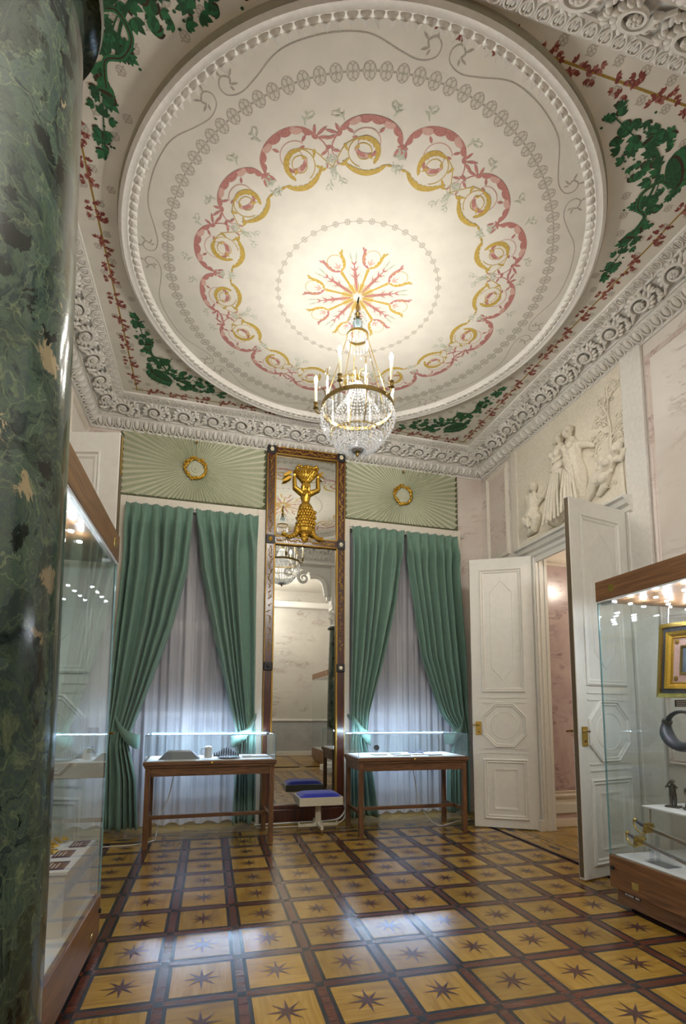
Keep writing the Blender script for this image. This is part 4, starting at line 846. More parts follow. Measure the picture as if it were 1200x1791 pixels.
for i, (z0, z1) in enumerate(((3.55, 3.66), (4.78, 4.885))):
    rl = mbox('rail', -0.42, 0.42, z0, z1)
    v_ = MB(); x = -0.39; rg = random.Random(i)
    while x < 0.39:
        v_.ball((x, -0.088, (z0+z1)/2+0.014*math.sin(x*40)+rg.uniform(-0.01, 0.01)), (0.012, 0.006, 0.007), 5, 4, 0, Matrix.Rotation(rg.uniform(-1, 1), 3, 'Y')); v_.ball((x, -0.087, (z0+z1)/2+rg.uniform(-0.024, 0.024)), (0.007, 0.005, 0.011), 5, 4); x += 0.014
    v_.build('gilt_vine', 'gilt_dark', rl)
    for zz_ in (z0+0.006, z1-0.006): MB().box(-0.42, 0.42, -0.091, -0.055, zz_-0.008, zz_+0.008).build('gilt_bead', 'gilt_dark', rl, bevel=0.004)
    for s_ in (-1, 1):
        cb = mbox('corner_block', s_*0.4725-0.056, s_*0.4725+0.056, z0-0.003, z1+0.003, -0.098, -0.01, 'black_iron', 0.005)
        ro = MB()
        for k in range(6): ro.ball((0.016*math.cos(k*PI/3), 0, 0.020*math.sin(k*PI/3)), (0.012, 0.010, 0.014), 6, 4)
        ro.ball((0, -0.006, 0), (0.012, 0.012, 0.014), 6, 4); ro.build('block_rosette', 'gilt' if (i == 0 and s_ < 0) else 'ivory', cb, (s_*0.4725, -0.100, (z0+z1)/2), smooth=60)
mbox('bottom_rail', -0.525, 0.525, 0.17, 0.22, -0.075, -0.005)
mbox('plinth', -0.535, 0.535, 0.0, 0.17, -0.10, -0.005, 'mahogany')
mbox('back_board', -0.50, 0.50, 0.2, 4.82, -0.035, -0.005, 'mahogany', 0)
for z0, z1 in ((0.22, 3.55), (3.66, 4.78)): MB().box(-0.42, 0.42, -0.050, -0.040, z0, z1).build('mirror_plate', 'mirror_glass', mir)
# the gilded half-figure carrying a basket
def L_(q): return [(x-1.173, -0.085, z) for x, z in q]
e = MB()
for pts, rad in (([(1.157, 4.33), (1.166, 4.255), (1.163, 4.157), (1.16, 4.06)], [0.026, 0.070, 0.048, 0.078]), ([(1.16, 4.06), (1.163, 3.95), (1.163, 3.80)], [0.10, 0.118, 0.118]),
                 ([(1.155, 3.85), (1.149, 3.72), (1.149, 3.64)], [0.05, 0.062, 0.05]), ([(1.09, 3.84), (1.063, 3.80), (1.032, 3.702), (0.942, 3.655), (0.86, 3.70)], [0.05, 0.05, 0.036, 0.028, 0.018]), ([(1.22, 3.84), (1.247, 3.80), (1.264, 3.715), (1.324, 3.66), (1.391, 3.655)], [0.05, 0.05, 0.036, 0.028, 0.020]),
                 ([(1.10, 4.29), (1.015, 4.346), (1.004, 4.483)], [0.036, 0.030, 0.024]), ([(1.233, 4.294), (1.334, 4.348), (1.325, 4.486)], [0.036, 0.030, 0.024])):
    e.tube(L_(pts), rad, 10)
    for p, r in zip((pts[0], pts[-1]), (rad[0], rad[-1])): e.ball(L_([p])[0], r*0.98, 8, 6)
e.ball((1.161-1.173, -0.105, 4.385), (0.042, 0.045, 0.055), 10, 8); e.ball((1.161-1.173, -0.150, 4.375), (0.008, 0.010, 0.014), 6, 4)
for s_ in (-1, 1): e.ball((1.163-1.173+s_*0.036, -0.15, 4.25), 0.024, 8, 6); e.ball((1.161-1.173+s_*0.04, -0.10, 4.37), (0.02, 0.03, 0.06), 8, 6)
for a, b in ((1.004, 4.50), (1.325, 4.50)):
    for k in range(4): e.tube([(a-1.173-0.015+0.01*k, -0.09, b), (a-1.173-0.015+0.012*k, -0.11, b+0.035)], [0.008, 0.006], 5)
e.v = [(p[0], -0.045+(p[1]+0.085)*0.75-0.035, p[2]) for p in e.v]
herm = remesh(e.build('gilded_figure', 'gilt', mir), 0.008, 2)
sk = MB()      # leaf scales of the skirt and the three tails
for row_ in range(7):
    for j in range(-3, 4):
        if abs(j) > 2 and row_ < 1: continue
        sk.ball((1.161-1.173+j*0.034+(0.017 if row_ % 2 else 0), -0.172+abs(j)**1.6*0.007, 4.04-row_*0.038), (0.019, 0.014, 0.026), 6, 4)
for k in range(8): sk.ball((1.150-1.173+(0.018 if k % 2 else -0.018), -0.125, 3.80-k*0.022), (0.02, 0.012, 0.016), 6, 4)
for pts in ([(1.063, 3.80), (1.032, 3.702), (0.942, 3.655), (0.86, 3.70)], [(1.247, 3.80), (1.264, 3.715), (1.324, 3.66), (1.391, 3.655)]):
    q = spline(pts, 6)
    for k, p in enumerate(q): sk.ball((p[0]-1.173, -0.108, p[1]+(0.012 if k % 2 else -0.012)), (0.016, 0.014, 0.016), 6, 4)
sk.build('leaf_scales', 'gilt', herm, smooth=60)
bs = MB()      # woven basket with fruit
bs.ball((-0.012, -0.085, 4.53), (0.125, 0.055, 0.065), 14, 8)
def bw_(t): return lerp(0.05, 0.165, t)
for k in range(13):
    for d in (-1, 1):
        a0 = PI+PI*k/12; q = [((bw_(t))*math.cos(a0+d*0.5*t)-0.012, -0.075+0.55*bw_(t)*math.sin(a0+d*0.5*t), lerp(4.44, 4.575, t)) for t in (0, 0.33, 0.66, 1)]
        bs.tube(q, 0.006, 5)
for t in (0, 1): bs.tube([(bw_(t)*math.cos(PI+PI*k/12)-0.012, -0.075+0.55*bw_(t)*math.sin(PI+PI*k/12), lerp(4.44, 4.575, t)) for k in range(13)], 0.009, 5)
rg = random.Random(2)
for k in range(26): bs.ball((rg.uniform(-0.15, 0.15), -0.085-rg.uniform(0, 0.05), 4.595+rg.uniform(0, 0.05)), rg.uniform(0.018, 0.028), 6, 5)
for k in range(9): bs.tube([(0.15+rg.uniform(0, 0.03), -0.09, 4.55), (0.17+rg.uniform(0, 0.06), -0.11, 4.50+rg.uniform(0, 0.1))], [0.014, 0.008], 5)
bs.build('basket', 'gilt', herm, smooth=60)
fe = MB()
fe.poly([(-0.20, 4.545), (-0.25, 4.55), (-0.31, 4.50), (-0.325, 4.47), (-0.28, 4.48), (-0.22, 4.515)], lambda a, b: (a, -0.115, b), lambda a, b: (a, -0.095, b)); fe.poly([(-0.20, 4.49), (-0.25, 4.485), (-0.32, 4.43), (-0.335, 4.40), (-0.28, 4.415), (-0.22, 4.46)], lambda a, b: (a, -0.105, b), lambda a, b: (a, -0.085, b)); fe.build('plume', 'gilt', herm, bevel=0.004)

# ================================================================== PLEATED FAN PANELS above the windows
def fan_panel(x0, x1, z0, z1, label):
    w, h = x1-x0, z1-z0; t_ = thing('pleated_panel', label, 'wall panel', (*bk((x0+x1)/2, -0.012), z0), BA, 'pleated panels above the windows')
    NP = 68; e = MB(); cz = h/2
    def edge(a):
        ca, sa = math.cos(a), math.sin(a); k = min((w/2-0.03)/max(1e-6, abs(ca)), (h/2-0.03)/max(1e-6, abs(sa))); return k*ca, k*sa
    # perimeter spacing a little denser near the axes
    ang = [2*PI*k/NP for k in range(NP+1)]
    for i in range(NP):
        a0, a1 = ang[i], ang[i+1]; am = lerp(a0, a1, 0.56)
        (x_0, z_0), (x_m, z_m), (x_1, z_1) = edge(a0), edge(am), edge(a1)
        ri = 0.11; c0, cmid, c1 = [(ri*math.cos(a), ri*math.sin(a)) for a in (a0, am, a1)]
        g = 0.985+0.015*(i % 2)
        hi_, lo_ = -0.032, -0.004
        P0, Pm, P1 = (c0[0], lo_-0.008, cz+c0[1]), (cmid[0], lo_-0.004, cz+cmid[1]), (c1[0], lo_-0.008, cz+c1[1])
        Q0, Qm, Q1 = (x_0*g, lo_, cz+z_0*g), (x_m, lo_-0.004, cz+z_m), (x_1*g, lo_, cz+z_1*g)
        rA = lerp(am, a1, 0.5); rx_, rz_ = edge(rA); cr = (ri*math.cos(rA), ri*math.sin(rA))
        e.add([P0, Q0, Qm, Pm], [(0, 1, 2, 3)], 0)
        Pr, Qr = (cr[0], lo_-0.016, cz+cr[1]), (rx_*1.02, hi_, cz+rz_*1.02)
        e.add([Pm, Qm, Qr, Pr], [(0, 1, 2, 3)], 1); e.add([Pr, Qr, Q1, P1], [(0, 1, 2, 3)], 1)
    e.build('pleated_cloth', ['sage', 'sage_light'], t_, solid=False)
    MB().box(-w/2, w/2, -0.002, 0.010, 0, h).build('backing', 'lace', t_)
    lc = MB(); n_ = 40
    def scal(p, q, nn, n_):
        for k in range(n_):
            a = (lerp(p[0], q[0], (k+0.5)/n_), lerp(p[1], q[1], (k+0.5)/n_))
            lc.ball((a[0]+nn[0]*0.012, -0.006, a[1]+nn[1]*0.012), (0.028 if nn[1] else 0.018, 0.006, 0.018 if nn[1] else 0.028), 7, 4)
    scal((-w/2+0.02, 0.01), (w/2-0.02, 0.01), (0, 1), 34); scal((-w/2+0.02, h-0.01), (w/2-0.02, h-0.01), (0, -1), 34); scal((-w/2+0.01, 0.02), (-w/2+0.01, h-0.02), (1, 0), 17); scal((w/2-0.01, 0.02), (w/2-0.01, h-0.02), (-1, 0), 17)
    lc.build('lace_edging', 'lace', t_)
    wr_ = MB(); rg = random.Random(3)
    for k in range(46):
        a = 2*PI*k/46+rg.uniform(-0.03, 0.03); r = 0.130+rg.uniform(-0.022, 0.022)
        wr_.ball((r*math.cos(a), -0.032-rg.uniform(0, 0.012), cz+r*math.sin(a)), (0.026, 0.011, 0.012), 6, 4, 0, Matrix.Rotation(-(a+PI/2+rg.uniform(-0.6, 0.6)), 3, 'Y'))
    wr_.tube([(0.130*math.cos(2*PI*k/32), -0.028, cz+0.130*math.sin(2*PI*k/32)) for k in range(33)], 0.016, 6); wr_.build('gilt_wreath', 'gilt', t_, smooth=60)
    bo = MB(); bo.lathe([(0, 0.026), (0.018, 0.026), (0.024, 0.018), (0.05, 0.020), (0.058, 0.010), (0.10, 0.012), (0.112, 0.004), (0.112, 0)], 24); bo.xf(Matrix.Translation((0, -0.014, cz)) @ Matrix.Rotation(R(90), 4, 'X')); bo.build('centre_boss', 'sage_mid', t_, smooth=40)
    kb = MB(); kb.ball((0, -0.05, h-0.10), 0.018, 8, 6); kb.tube([(0, -0.03, h-0.10), (0, -0.05, h-0.10)], 0.008, 6); kb.build('knob', 'antique_brass', t_, smooth=60)
fan_panel(-2.335, -0.528, 4.005, 4.895, 'sage green pleated sunburst panel with gilt wreath over the left window')
fan_panel(0.545, 2.285, 4.005, 4.880, 'sage green pleated sunburst panel with gilt wreath over the right window')

# ================================================================== CURTAINS
def curtain(x_out, x_in, zt, tie, tabs, label, nf, seed):
    """x in back-wall metres; tabs: z -> outer and inner x"""
    ow, iw = tabs; t_ = thing('curtain', label, 'curtain', (*bk(x_out, -0.02), 0), BA, 'green curtains')
    e = MB(); nu, nv = nf*10, 64; rg = random.Random(seed); ph = [rg.uniform(-0.5, 0.5) for _ in range(nf+1)]; am = [rg.uniform(0.75, 1.25) for _ in range(nf+1)]
    zb = 0.05
    for j in range(nv+1):
        v = j/nv; z = lerp(zt, zb, v); xo, xi = interp(ow, z), interp(iw, z); wd = abs(xi-xo); head = z > zt-0.13
        sq = math.exp(-((z-tie)/0.16)**2)
        for i in range(nu+1):
            u = i/nu; f = u*nf; k = int(min(nf-1, f)); fr_ = f-k
            A = 0.075*lerp(am[k], am[k+1], fr_)*min(1.0, 0.40+0.60*wd/0.6)
            s_ = math.sin(2*PI*(f+0.12*math.sin(z*1.3+k)+lerp(ph[k], ph[k+1], fr_)*min(1, (zt-z)*2)))
            off = A*(abs(s_)**0.8)*(1 if s_ > 0 else -1)*(0.55 if sq > 0.6 else 1.0)
            if head: off = 0.35*off+0.010*math.sin(2*PI*u*nf*3.2)
            elif z > zt-0.3: off *= lerp(1.0, 0.35, (z-zt+0.3)/0.17)
            off += -0.05*sq
            xx = lerp(xo, xi, u)-x_out; e.v.append((xx, -0.105+off-(0.06 if z < 0.9 else 0.06*max(0, 1-(z-0.9)/0.6)), z+0.012*math.sin(u*9+seed)*(1 if z < 0.3 else 0)))
    for j in range(nv):
        for i in range(nu): q = j*(nu+1)+i; e.f.append((q, q+1, q+nu+2, q+nu+1)); e.mi.append(0)
    cl = e.build('drape', 'curtain_green', t_, smooth=180, solid=False)
    so = cl.modifiers.new('thickness', 'SOLIDIFY'); so.thickness = 0.004
    MB().box(min(0, x_in-x_out), max(0, x_in-x_out), -0.012, 0.004, zt-0.005, zt+0.008).build('curtain_track', 'white_plastic', t_)
    # tieback: flat band sagging from the hook at the casing round the gathered folds
    s_ = 1 if x_in > x_out else -1; xo, xi = interp(ow, tie), interp(iw, tie); wdt = abs(xi-xo)
    p = [(-0.03*s_, -0.03, tie+0.21), (0.02*s_, -0.20, tie+0.14), (s_*wdt*0.5, -0.265, tie-0.01), (s_*(wdt+0.0), -0.24, tie-0.09), (s_*(wdt+0.03), -0.12, tie-0.09)]
    q = spline(p, 6); tb = MB(); n_ = len(q)
    for i, a in enumerate(q):
        hw = 0.020+0.060*min(1, i/(n_-1)*1.5)
        tb.v += [(a[0], a[1], a[2]-hw), (a[0], a[1], a[2]+hw)]
    for i in range(n_-1): tb.f.append((2*i, 2*i+2, 2*i+3, 2*i+1)); tb.mi.append(0)
    tbo = tb.build('tieback', 'curtain_green', t_, smooth=180, solid=False); so = tbo.modifiers.new('thickness', 'SOLIDIFY'); so.thickness = 0.012
    MB().tube([(-0.03*s_, 0.02, tie+0.21), (-0.03*s_, -0.05, tie+0.21)], 0.008, 6).build('tieback_hook', 'antique_brass', t_)
    return t_
def bx_(t): return [(z, x-1.165) for z, x in sorted(t)]
curtain(-2.225, -1.43, 3.885, 1.12, (bx_([(0.05, -1.13), (0.9, -1.14), (1.2, -1.13), (2.4, -1.09), (3.2, -1.06), (3.885, -1.06)]), bx_([(0.05, -0.76), (0.6, -0.80), (1.0, -0.90), (1.13, -0.88), (1.67, -0.70), (2.38, -0.475), (3.11, -0.315), (3.885, -0.275)])), 'green curtain tied back at the far left of the left window', 6, 1)
curtain(-0.635, -1.43, 3.885, 1.12, (bx_([(0.05, 0.57), (1.0, 0.55), (1.3, 0.535), (3.885, 0.53)]), bx_([(0.05, 0.29), (0.6, 0.31), (1.0, 0.33), (1.13, 0.31), (1.69, 0.17), (2.4, 0.0), (3.12, -0.16), (3.885, -0.250)])), 'green curtain tied back beside the left edge of the pier mirror', 6, 2)
curtain(0.622, 1.41, 3.885, 1.12, (bx_([(0.05, 1.75), (1.0, 1.755), (1.3, 1.78), (3.885, 1.79)]), bx_([(0.05, 2.16), (0.6, 2.07), (1.0, 1.97), (1.13, 1.985), (1.34, 2.02), (2.1, 2.235), (2.9, 2.42), (3.72, 2.535), (3.885, 2.560)])), 'green curtain tied back beside the right edge of the pier mirror', 6, 3)
curtain(2.205, 1.41, 3.885, 1.12, (bx_([(0.05, 3.42), (1.0, 3.43), (1.5, 3.45), (2.2, 3.43), (3.2, 3.38), (3.885, 3.37)]), bx_([(0.05, 3.13), (0.6, 3.14), (1.0, 3.23), (1.15, 3.22), (1.34, 3.08), (2.12, 2.80), (3.32, 2.63), (3.885, 2.588)])), 'green curtain tied back next to the open white door leaf', 6, 4)
def sheer(x0, x1, label, seed):
    e = MB(); nu, nv = 150, 30; rg = random.Random(seed); fr_ = [rg.uniform(7, 9), rg.uniform(15, 18), rg.uniform(26, 30)]; ph = [rg.uniform(0, 6) for _ in range(3)]
    for j in range(nv+1):
        z = lerp(3.88, 0.030, j/nv)
        for i in range(nu+1):
            u = i/nu; s_ = sum(a*math.sin(2*PI*f*u+p+0.25*math.sin(z*1.1+f)) for a, f, p in zip((0.022, 0.017, 0.007), fr_, ph))
            e.v.append((lerp(x0, x1, u), 0.085+s_*(0.7+0.3*j/nv), z+(0.014*math.sin(2*PI*fr_[0]*u+ph[0]) if j == nv else 0)))
    for j in range(nv):
        for i in range(nu): q = j*(nu+1)+i; e.f.append((q, q+1, q+nu+2, q+nu+1)); e.mi.append(0)
    o = backframe(e.build('sheer_curtain', 'sheer', smooth=180, solid=False)); return tag(o, label, 'curtain', 'sheer curtains')
sheer(WL0+0.01, WL1-0.01, 'white sheer curtain hanging in the left window behind the green drapes', 1)
sheer(WR0+0.01, WR1-0.01, 'white sheer curtain hanging in the right window behind the green drapes', 2)
# ================================================================== TABLE SHOWCASES
def table_case(cx_, cy_, rz, label):
    w, d, h = 1.33, 0.62, 0.80; t_ = thing('table_showcase', label, 'display case', (cx_, cy_, 0), rz, 'table showcases')
    for sx in (-1, 1):
        for sy in (-1, 1):
            lx, ly = sx*(w/2-0.035), sy*(d/2-0.035); MB().box(lx-0.025, lx+0.025, ly-0.025, ly+0.025, 0, h).build('leg', 'table_oak', t_, bevel=0.003)
        MB().box(sx*(w/2-0.035)-0.014, sx*(w/2-0.035)+0.014, -d/2+0.06, d/2-0.06, 0.235, 0.275).build('side_stretcher', 'table_oak', t_, bevel=0.003)
        MB().box(sx*(w/2-0.03)-0.014, sx*(w/2-0.03)+0.014, -d/2+0.06, d/2-0.06, 0.715, h).build('side_apron', 'table_oak', t_, bevel=0.003)
    MB().box(-w/2+0.05, w/2-0.05, -0.016, 0.016, 0.235, 0.275).build('long_stretcher', 'table_oak_rail', t_, bevel=0.003)
    for sy in (-1, 1): MB().box(-w/2+0.06, w/2-0.06, sy*(d/2-0.03)-0.014, sy*(d/2-0.03)+0.014, 0.715, h).build('apron', 'table_oak_rail', t_, bevel=0.003)
    MB().box(-w/2, w/2, -d/2, d/2, h, h+0.022).build('frame_moulding', 'table_oak_rail', t_, bevel=0.004)
    bx = MB().box(-w/2-0.012, w/2+0.012, -d/2-0.012, d/2+0.012, h+0.024, h+0.066).build('case_frame', 'table_oak_rail', t_, bevel=0.005)
    lk = MB(); lk.lathe([(0, 0.006), (0.010, 0.007), (0.014, 0.004), (0.014, 0)], 14); lk.xf(Matrix.Translation((0, -d/2-0.012, h+0.045)) @ Matrix.Rotation(R(90), 4, 'X')); lk.build('lock', 'brass', bx, smooth=50)
    MB().box(-w/2+0.02, w/2-0.02, -d/2+0.02, d/2-0.02, h+0.066, h+0.072).build('display_board', 'white_board', t_)
    z0, z1 = h+0.066, h+0.325; g = 0.005
    for nm, q in (('front', (-w/2, w/2, -d/2, -d/2+g, z0, z1)), ('rear', (-w/2, w/2, d/2-g, d/2, z0, z1)), ('end', (-w/2, -w/2+g, -d/2+g, d/2-g, z0, z1)), ('end', (w/2-g, w/2, -d/2+g, d/2-g, z0, z1)), ('top', (-w/2, w/2, -d/2, d/2, z1, z1+g))):
        MB().box(*q).build('glass_pane', 'glass', t_)
    e = MB(); r = 0.0022
    for sx in (-1, 1):
        for sy in (-1, 1): e.box(sx*w/2-r, sx*w/2+r, sy*d/2-r, sy*d/2+r, z0, z1+g)
    for zz_ in (z1+g,):
        for sy in (-1, 1): e.box(-w/2, w/2, sy*d/2-r, sy*d/2+r, zz_-r, zz_+r)
        for sx in (-1, 1): e.box(sx*w/2-r, sx*w/2+r, -d/2, d/2, zz_-r, zz_+r)
    e.build('glass_edge', 'glass_edge', t_)
    ch = MB().box(-w/2+0.02, w/2-0.02, d/2-0.020, d/2-0.008, z1-0.013, z1-0.0015).build('light_strip', 'strip_glow', t_)
    MB().box(-w/2+0.02, w/2-0.02, d/2-0.022, d/2-0.006, z1-0.0015, z1).build('strip_channel', 'white_plastic', t_)
    return t_
TLX, TLY, TRX, TRY = 0.03, 5.83, 2.295, 5.80
table_case(TLX, TLY, R(2.0), 'oak table showcase with lit glass top in front of the left window')
table_case(TRX, TRY, R(-0.4), 'oak table showcase with lit glass top in front of the right window')
ZB = 0.872
def item(o, label, cat, group=None): return tag(o, label, cat, group)
# left case: bevelled casket, mug, tiara, platter, two booklets
def onL(x, y): return (TLX+x*math.cos(R(2))-y*math.sin(R(2)), TLY+x*math.sin(R(2))+y*math.cos(R(2)), ZB)
e = MB(); a, b_, c, d = 0.21, 0.125, 0.13, 0.06
e.add([(-a, -b_, 0), (a, -b_, 0), (a, b_, 0), (-a, b_, 0), (-c, -d, 0.075), (c, -d, 0.075), (c, d, 0.075), (-c, d, 0.075)], [(0, 1, 2, 3), (4, 7, 6, 5), (0, 4, 5, 1), (1, 5, 6, 2), (2, 6, 7, 3), (3, 7, 4, 0)])
o = thing('casket', 'dark slant-sided casket at the left end of the left table showcase', 'casket', onL(-0.33, -0.06)); e.build('lid_body', 'grey_paper', o, bevel=0.004)
MB().ring([(-c, -d), (c, -d), (c, d), (-c, d)], 0.02, lambda p, q, h: (p, q, h), [(0, 0.074), (0.2, 0.084), (0.8, 0.084), (1, 0.076)]).build('lid_rim', 'bright_steel', o)
o = thing('mug', 'pale mug in the middle of the left table showcase', 'mug', onL(-0.03, 0.0))
MB().lathe([(0, 0), (0.044, 0), (0.046, 0.01), (0.042, 0.05), (0.040, 0.115), (0.036, 0.115), (0.038, 0.05), (0.036, 0.012), (0, 0.012)], 24).build('body', 'paper', o, smooth=40); MB().tube(spline([(-0.04, 0, 0.10), (-0.072, 0, 0.09), (-0.072, 0, 0.045), (-0.042, 0, 0.028)], 5), 0.006, 6).build('handle', 'paper', o, smooth=60)
MB().lathe([(0, 0.125), (0.018, 0.122), (0.040, 0.116), (0.040, 0.112)], 20).build('lid', 'bright_steel', o, smooth=50)
e = MB()
for k in range(11):
    x = -0.13+0.026*k; hgt = 0.035+0.055*math.exp(-((x)/0.07)**2); y = 0.03-2.2*x*x
    e.ball((x, y, hgt*0.5), (0.010, 0.006, hgt*0.5), 6, 5); e.ball((x, y, hgt), 0.008, 6, 4)
e.tube([(-0.14+0.02*k, 0.03-2.2*(-0.14+0.02*k)**2, 0.008) for k in range(15)], 0.008, 6); item(e.build('tiara', 'ink_dark', None, onL(0.17, 0.09), smooth=60), 'dark openwork tiara in the left table showcase', 'tiara')
item(MB().lathe([(0, 0.004), (0.07, 0.006), (0.12, 0.018), (0.125, 0.018), (0.125, 0.014), (0.075, 0.0), (0, 0.0)], 30).build('platter', 'bright_steel', None, onL(0.18, -0.13), smooth=40), 'shallow silver platter in the left table showcase', 'dish')
def booklet(x, y, w, d, h, rz, mat, label, on, nm='booklet'):
    p = on(x, y); o = thing(nm, label, 'booklet', p, rz); MB().box(-w/2, w/2, -d/2, d/2, 0, h).build('page_block', 'paper', o, bevel=0.001)
    MB().box(-w/2-0.002, w/2+0.002, -d/2-0.002, d/2+0.002, h, h+0.002).build('cover', mat, o); MB().box(-w/2+0.01, w/2-0.01, -d/2+0.02, -d/2+0.024, h+0.002, h+0.0026).build('rule_line', 'label_print', o); return o
booklet(0.38, -0.06, 0.10, 0.12, 0.018, R(4), 'ink_dark', 'small dark booklet towards the right end of the left table showcase', onL)
booklet(0.53, -0.05, 0.20, 0.13, 0.010, R(-3), 'grey_paper', 'wide grey booklet at the right end of the left table showcase', onL)
# right case
def onR(x, y): return (TRX+x, TRY+y, ZB)
booklet(-0.33, 0.00, 0.17, 0.13, 0.008, 0.05, 'paper', 'cream sheet at the left end of the right table showcase', onR)
booklet(-0.10, 0.06, 0.13, 0.12, 0.010, -0.2, 'grey_paper', 'grey leaflet at the centre back of the right table showcase', onR)
booklet(-0.09, -0.13, 0.19, 0.12, 0.008, 0.02, 'paper', 'cream leaflet at the centre front of the right table showcase', onR)
booklet(0.14, -0.05, 0.15, 0.12, 0.010, -0.05, 'paper', 'pale leaflet beside the open blue wallet in the right table showcase', onR)
booklet(0.30, -0.16, 0.18, 0.10, 0.008, 0.1, 'grey_paper', 'grey card at the right end of the right table showcase', onR)
o = thing('medal', 'round dark medal on a small stand in the right table showcase', 'medal', onR(-0.30, 0.17))
q = MB().lathe([(0, 0.006), (0.028, 0.006), (0.034, 0.008), (0.036, 0.0), (0, 0.0)], 24); q.xf(Matrix.Translation((0, 0, 0.07)) @ Matrix.Rotation(R(70), 4, 'X')); q.build('disc', 'ink_dark', o, smooth=40); MB().box(-0.03, 0.03, -0.02, 0.02, 0, 0.006).box(-0.005, 0.005, 0.004, 0.010, 0, 0.06).build('stand', 'acrylic', o)
o = thing('wallet', 'dark blue open wallet lying in the right table showcase', 'wallet', onR(0.20, 0.13))
e = MB(); vs = []
for k in range(9): x = -0.12+0.03*k; vs += [(x, -0.05, 0.008+0.018*abs(math.sin(x*14))), (x, 0.05, 0.012+0.02*abs(math.sin(x*14)))]
e.add(vs, [(2*k, 2*k+2, 2*k+3, 2*k+1) for k in range(8)]); c = e.build('leather', 'dark_steel', o, solid=False); m_ = c.modifiers.new('thickness', 'SOLIDIFY'); m_.thickness = 0.008; MB().box(-0.09, 0.09, -0.03, 0.03, 0.0, 0.008).build('lining', 'velvet_blue', o)

# ================================================================== STOOL
o = thing('stool', 'low white stool with blue padded seat in front of the mirror', 'stool', (1.262, 5.93, 0), R(1))
MB().box(-0.255, 0.255, -0.18, 0.18, 0.315, 0.408).build('seat_box', 'ivory_paint', o, bevel=0.004)
e = MB(); nu, nv = 16, 12
for j in range(nv+1):
    for i in range(nu+1):
        u, v = i/nu*2-1, j/nv*2-1; e.v.append((u*0.243, v*0.168, 0.408+0.042*max(0, (1-abs(u)**8))*max(0, (1-abs(v)**8))))
for j in range(nv):
    for i in range(nu): q = j*(nu+1)+i; e.f.append((q, q+1, q+nu+2, q+nu+1)); e.mi.append(0)
e.build('cushion', 'velvet_blue', o, smooth=180, solid=False)
for ax in (0, 1):
    p = [(-0.235, 0.055), (-0.235, 0.105), (-0.215, 0.105), (-0.215, 0.085), (-0.06, 0.088), (-0.035, 0.11), (-0.03, 0.315), (0.03, 0.315), (0.035, 0.11), (0.06, 0.088), (0.215, 0.085), (0.215, 0.105), (0.235, 0.105), (0.235, 0.055)]
    s_ = 1 if ax == 0 else 0.78
    f0 = (lambda a, b: (a, -0.014, b)) if ax == 0 else (lambda a, b: (-0.0145, a*0.9, b)); f1 = (lambda a, b: (a, 0.014, b)) if ax == 0 else (lambda a, b: (0.0145, a*0.9, b))
    MB().poly(p, f0, f1).build('cross_leg', 'ivory_paint', o, bevel=0.003)
for x, y in ((-0.225, 0), (0.225, 0), (0, -0.20), (0, 0.20)): MB().lathe([(0, 0), (0.018, 0), (0.018, 0.008), (0.009, 0.014), (0.007, 0.05), (0.007, 0.056), (0, 0.056)], 10, (x, y, 0)).build('foot', 'antique_brass', o, smooth=50)

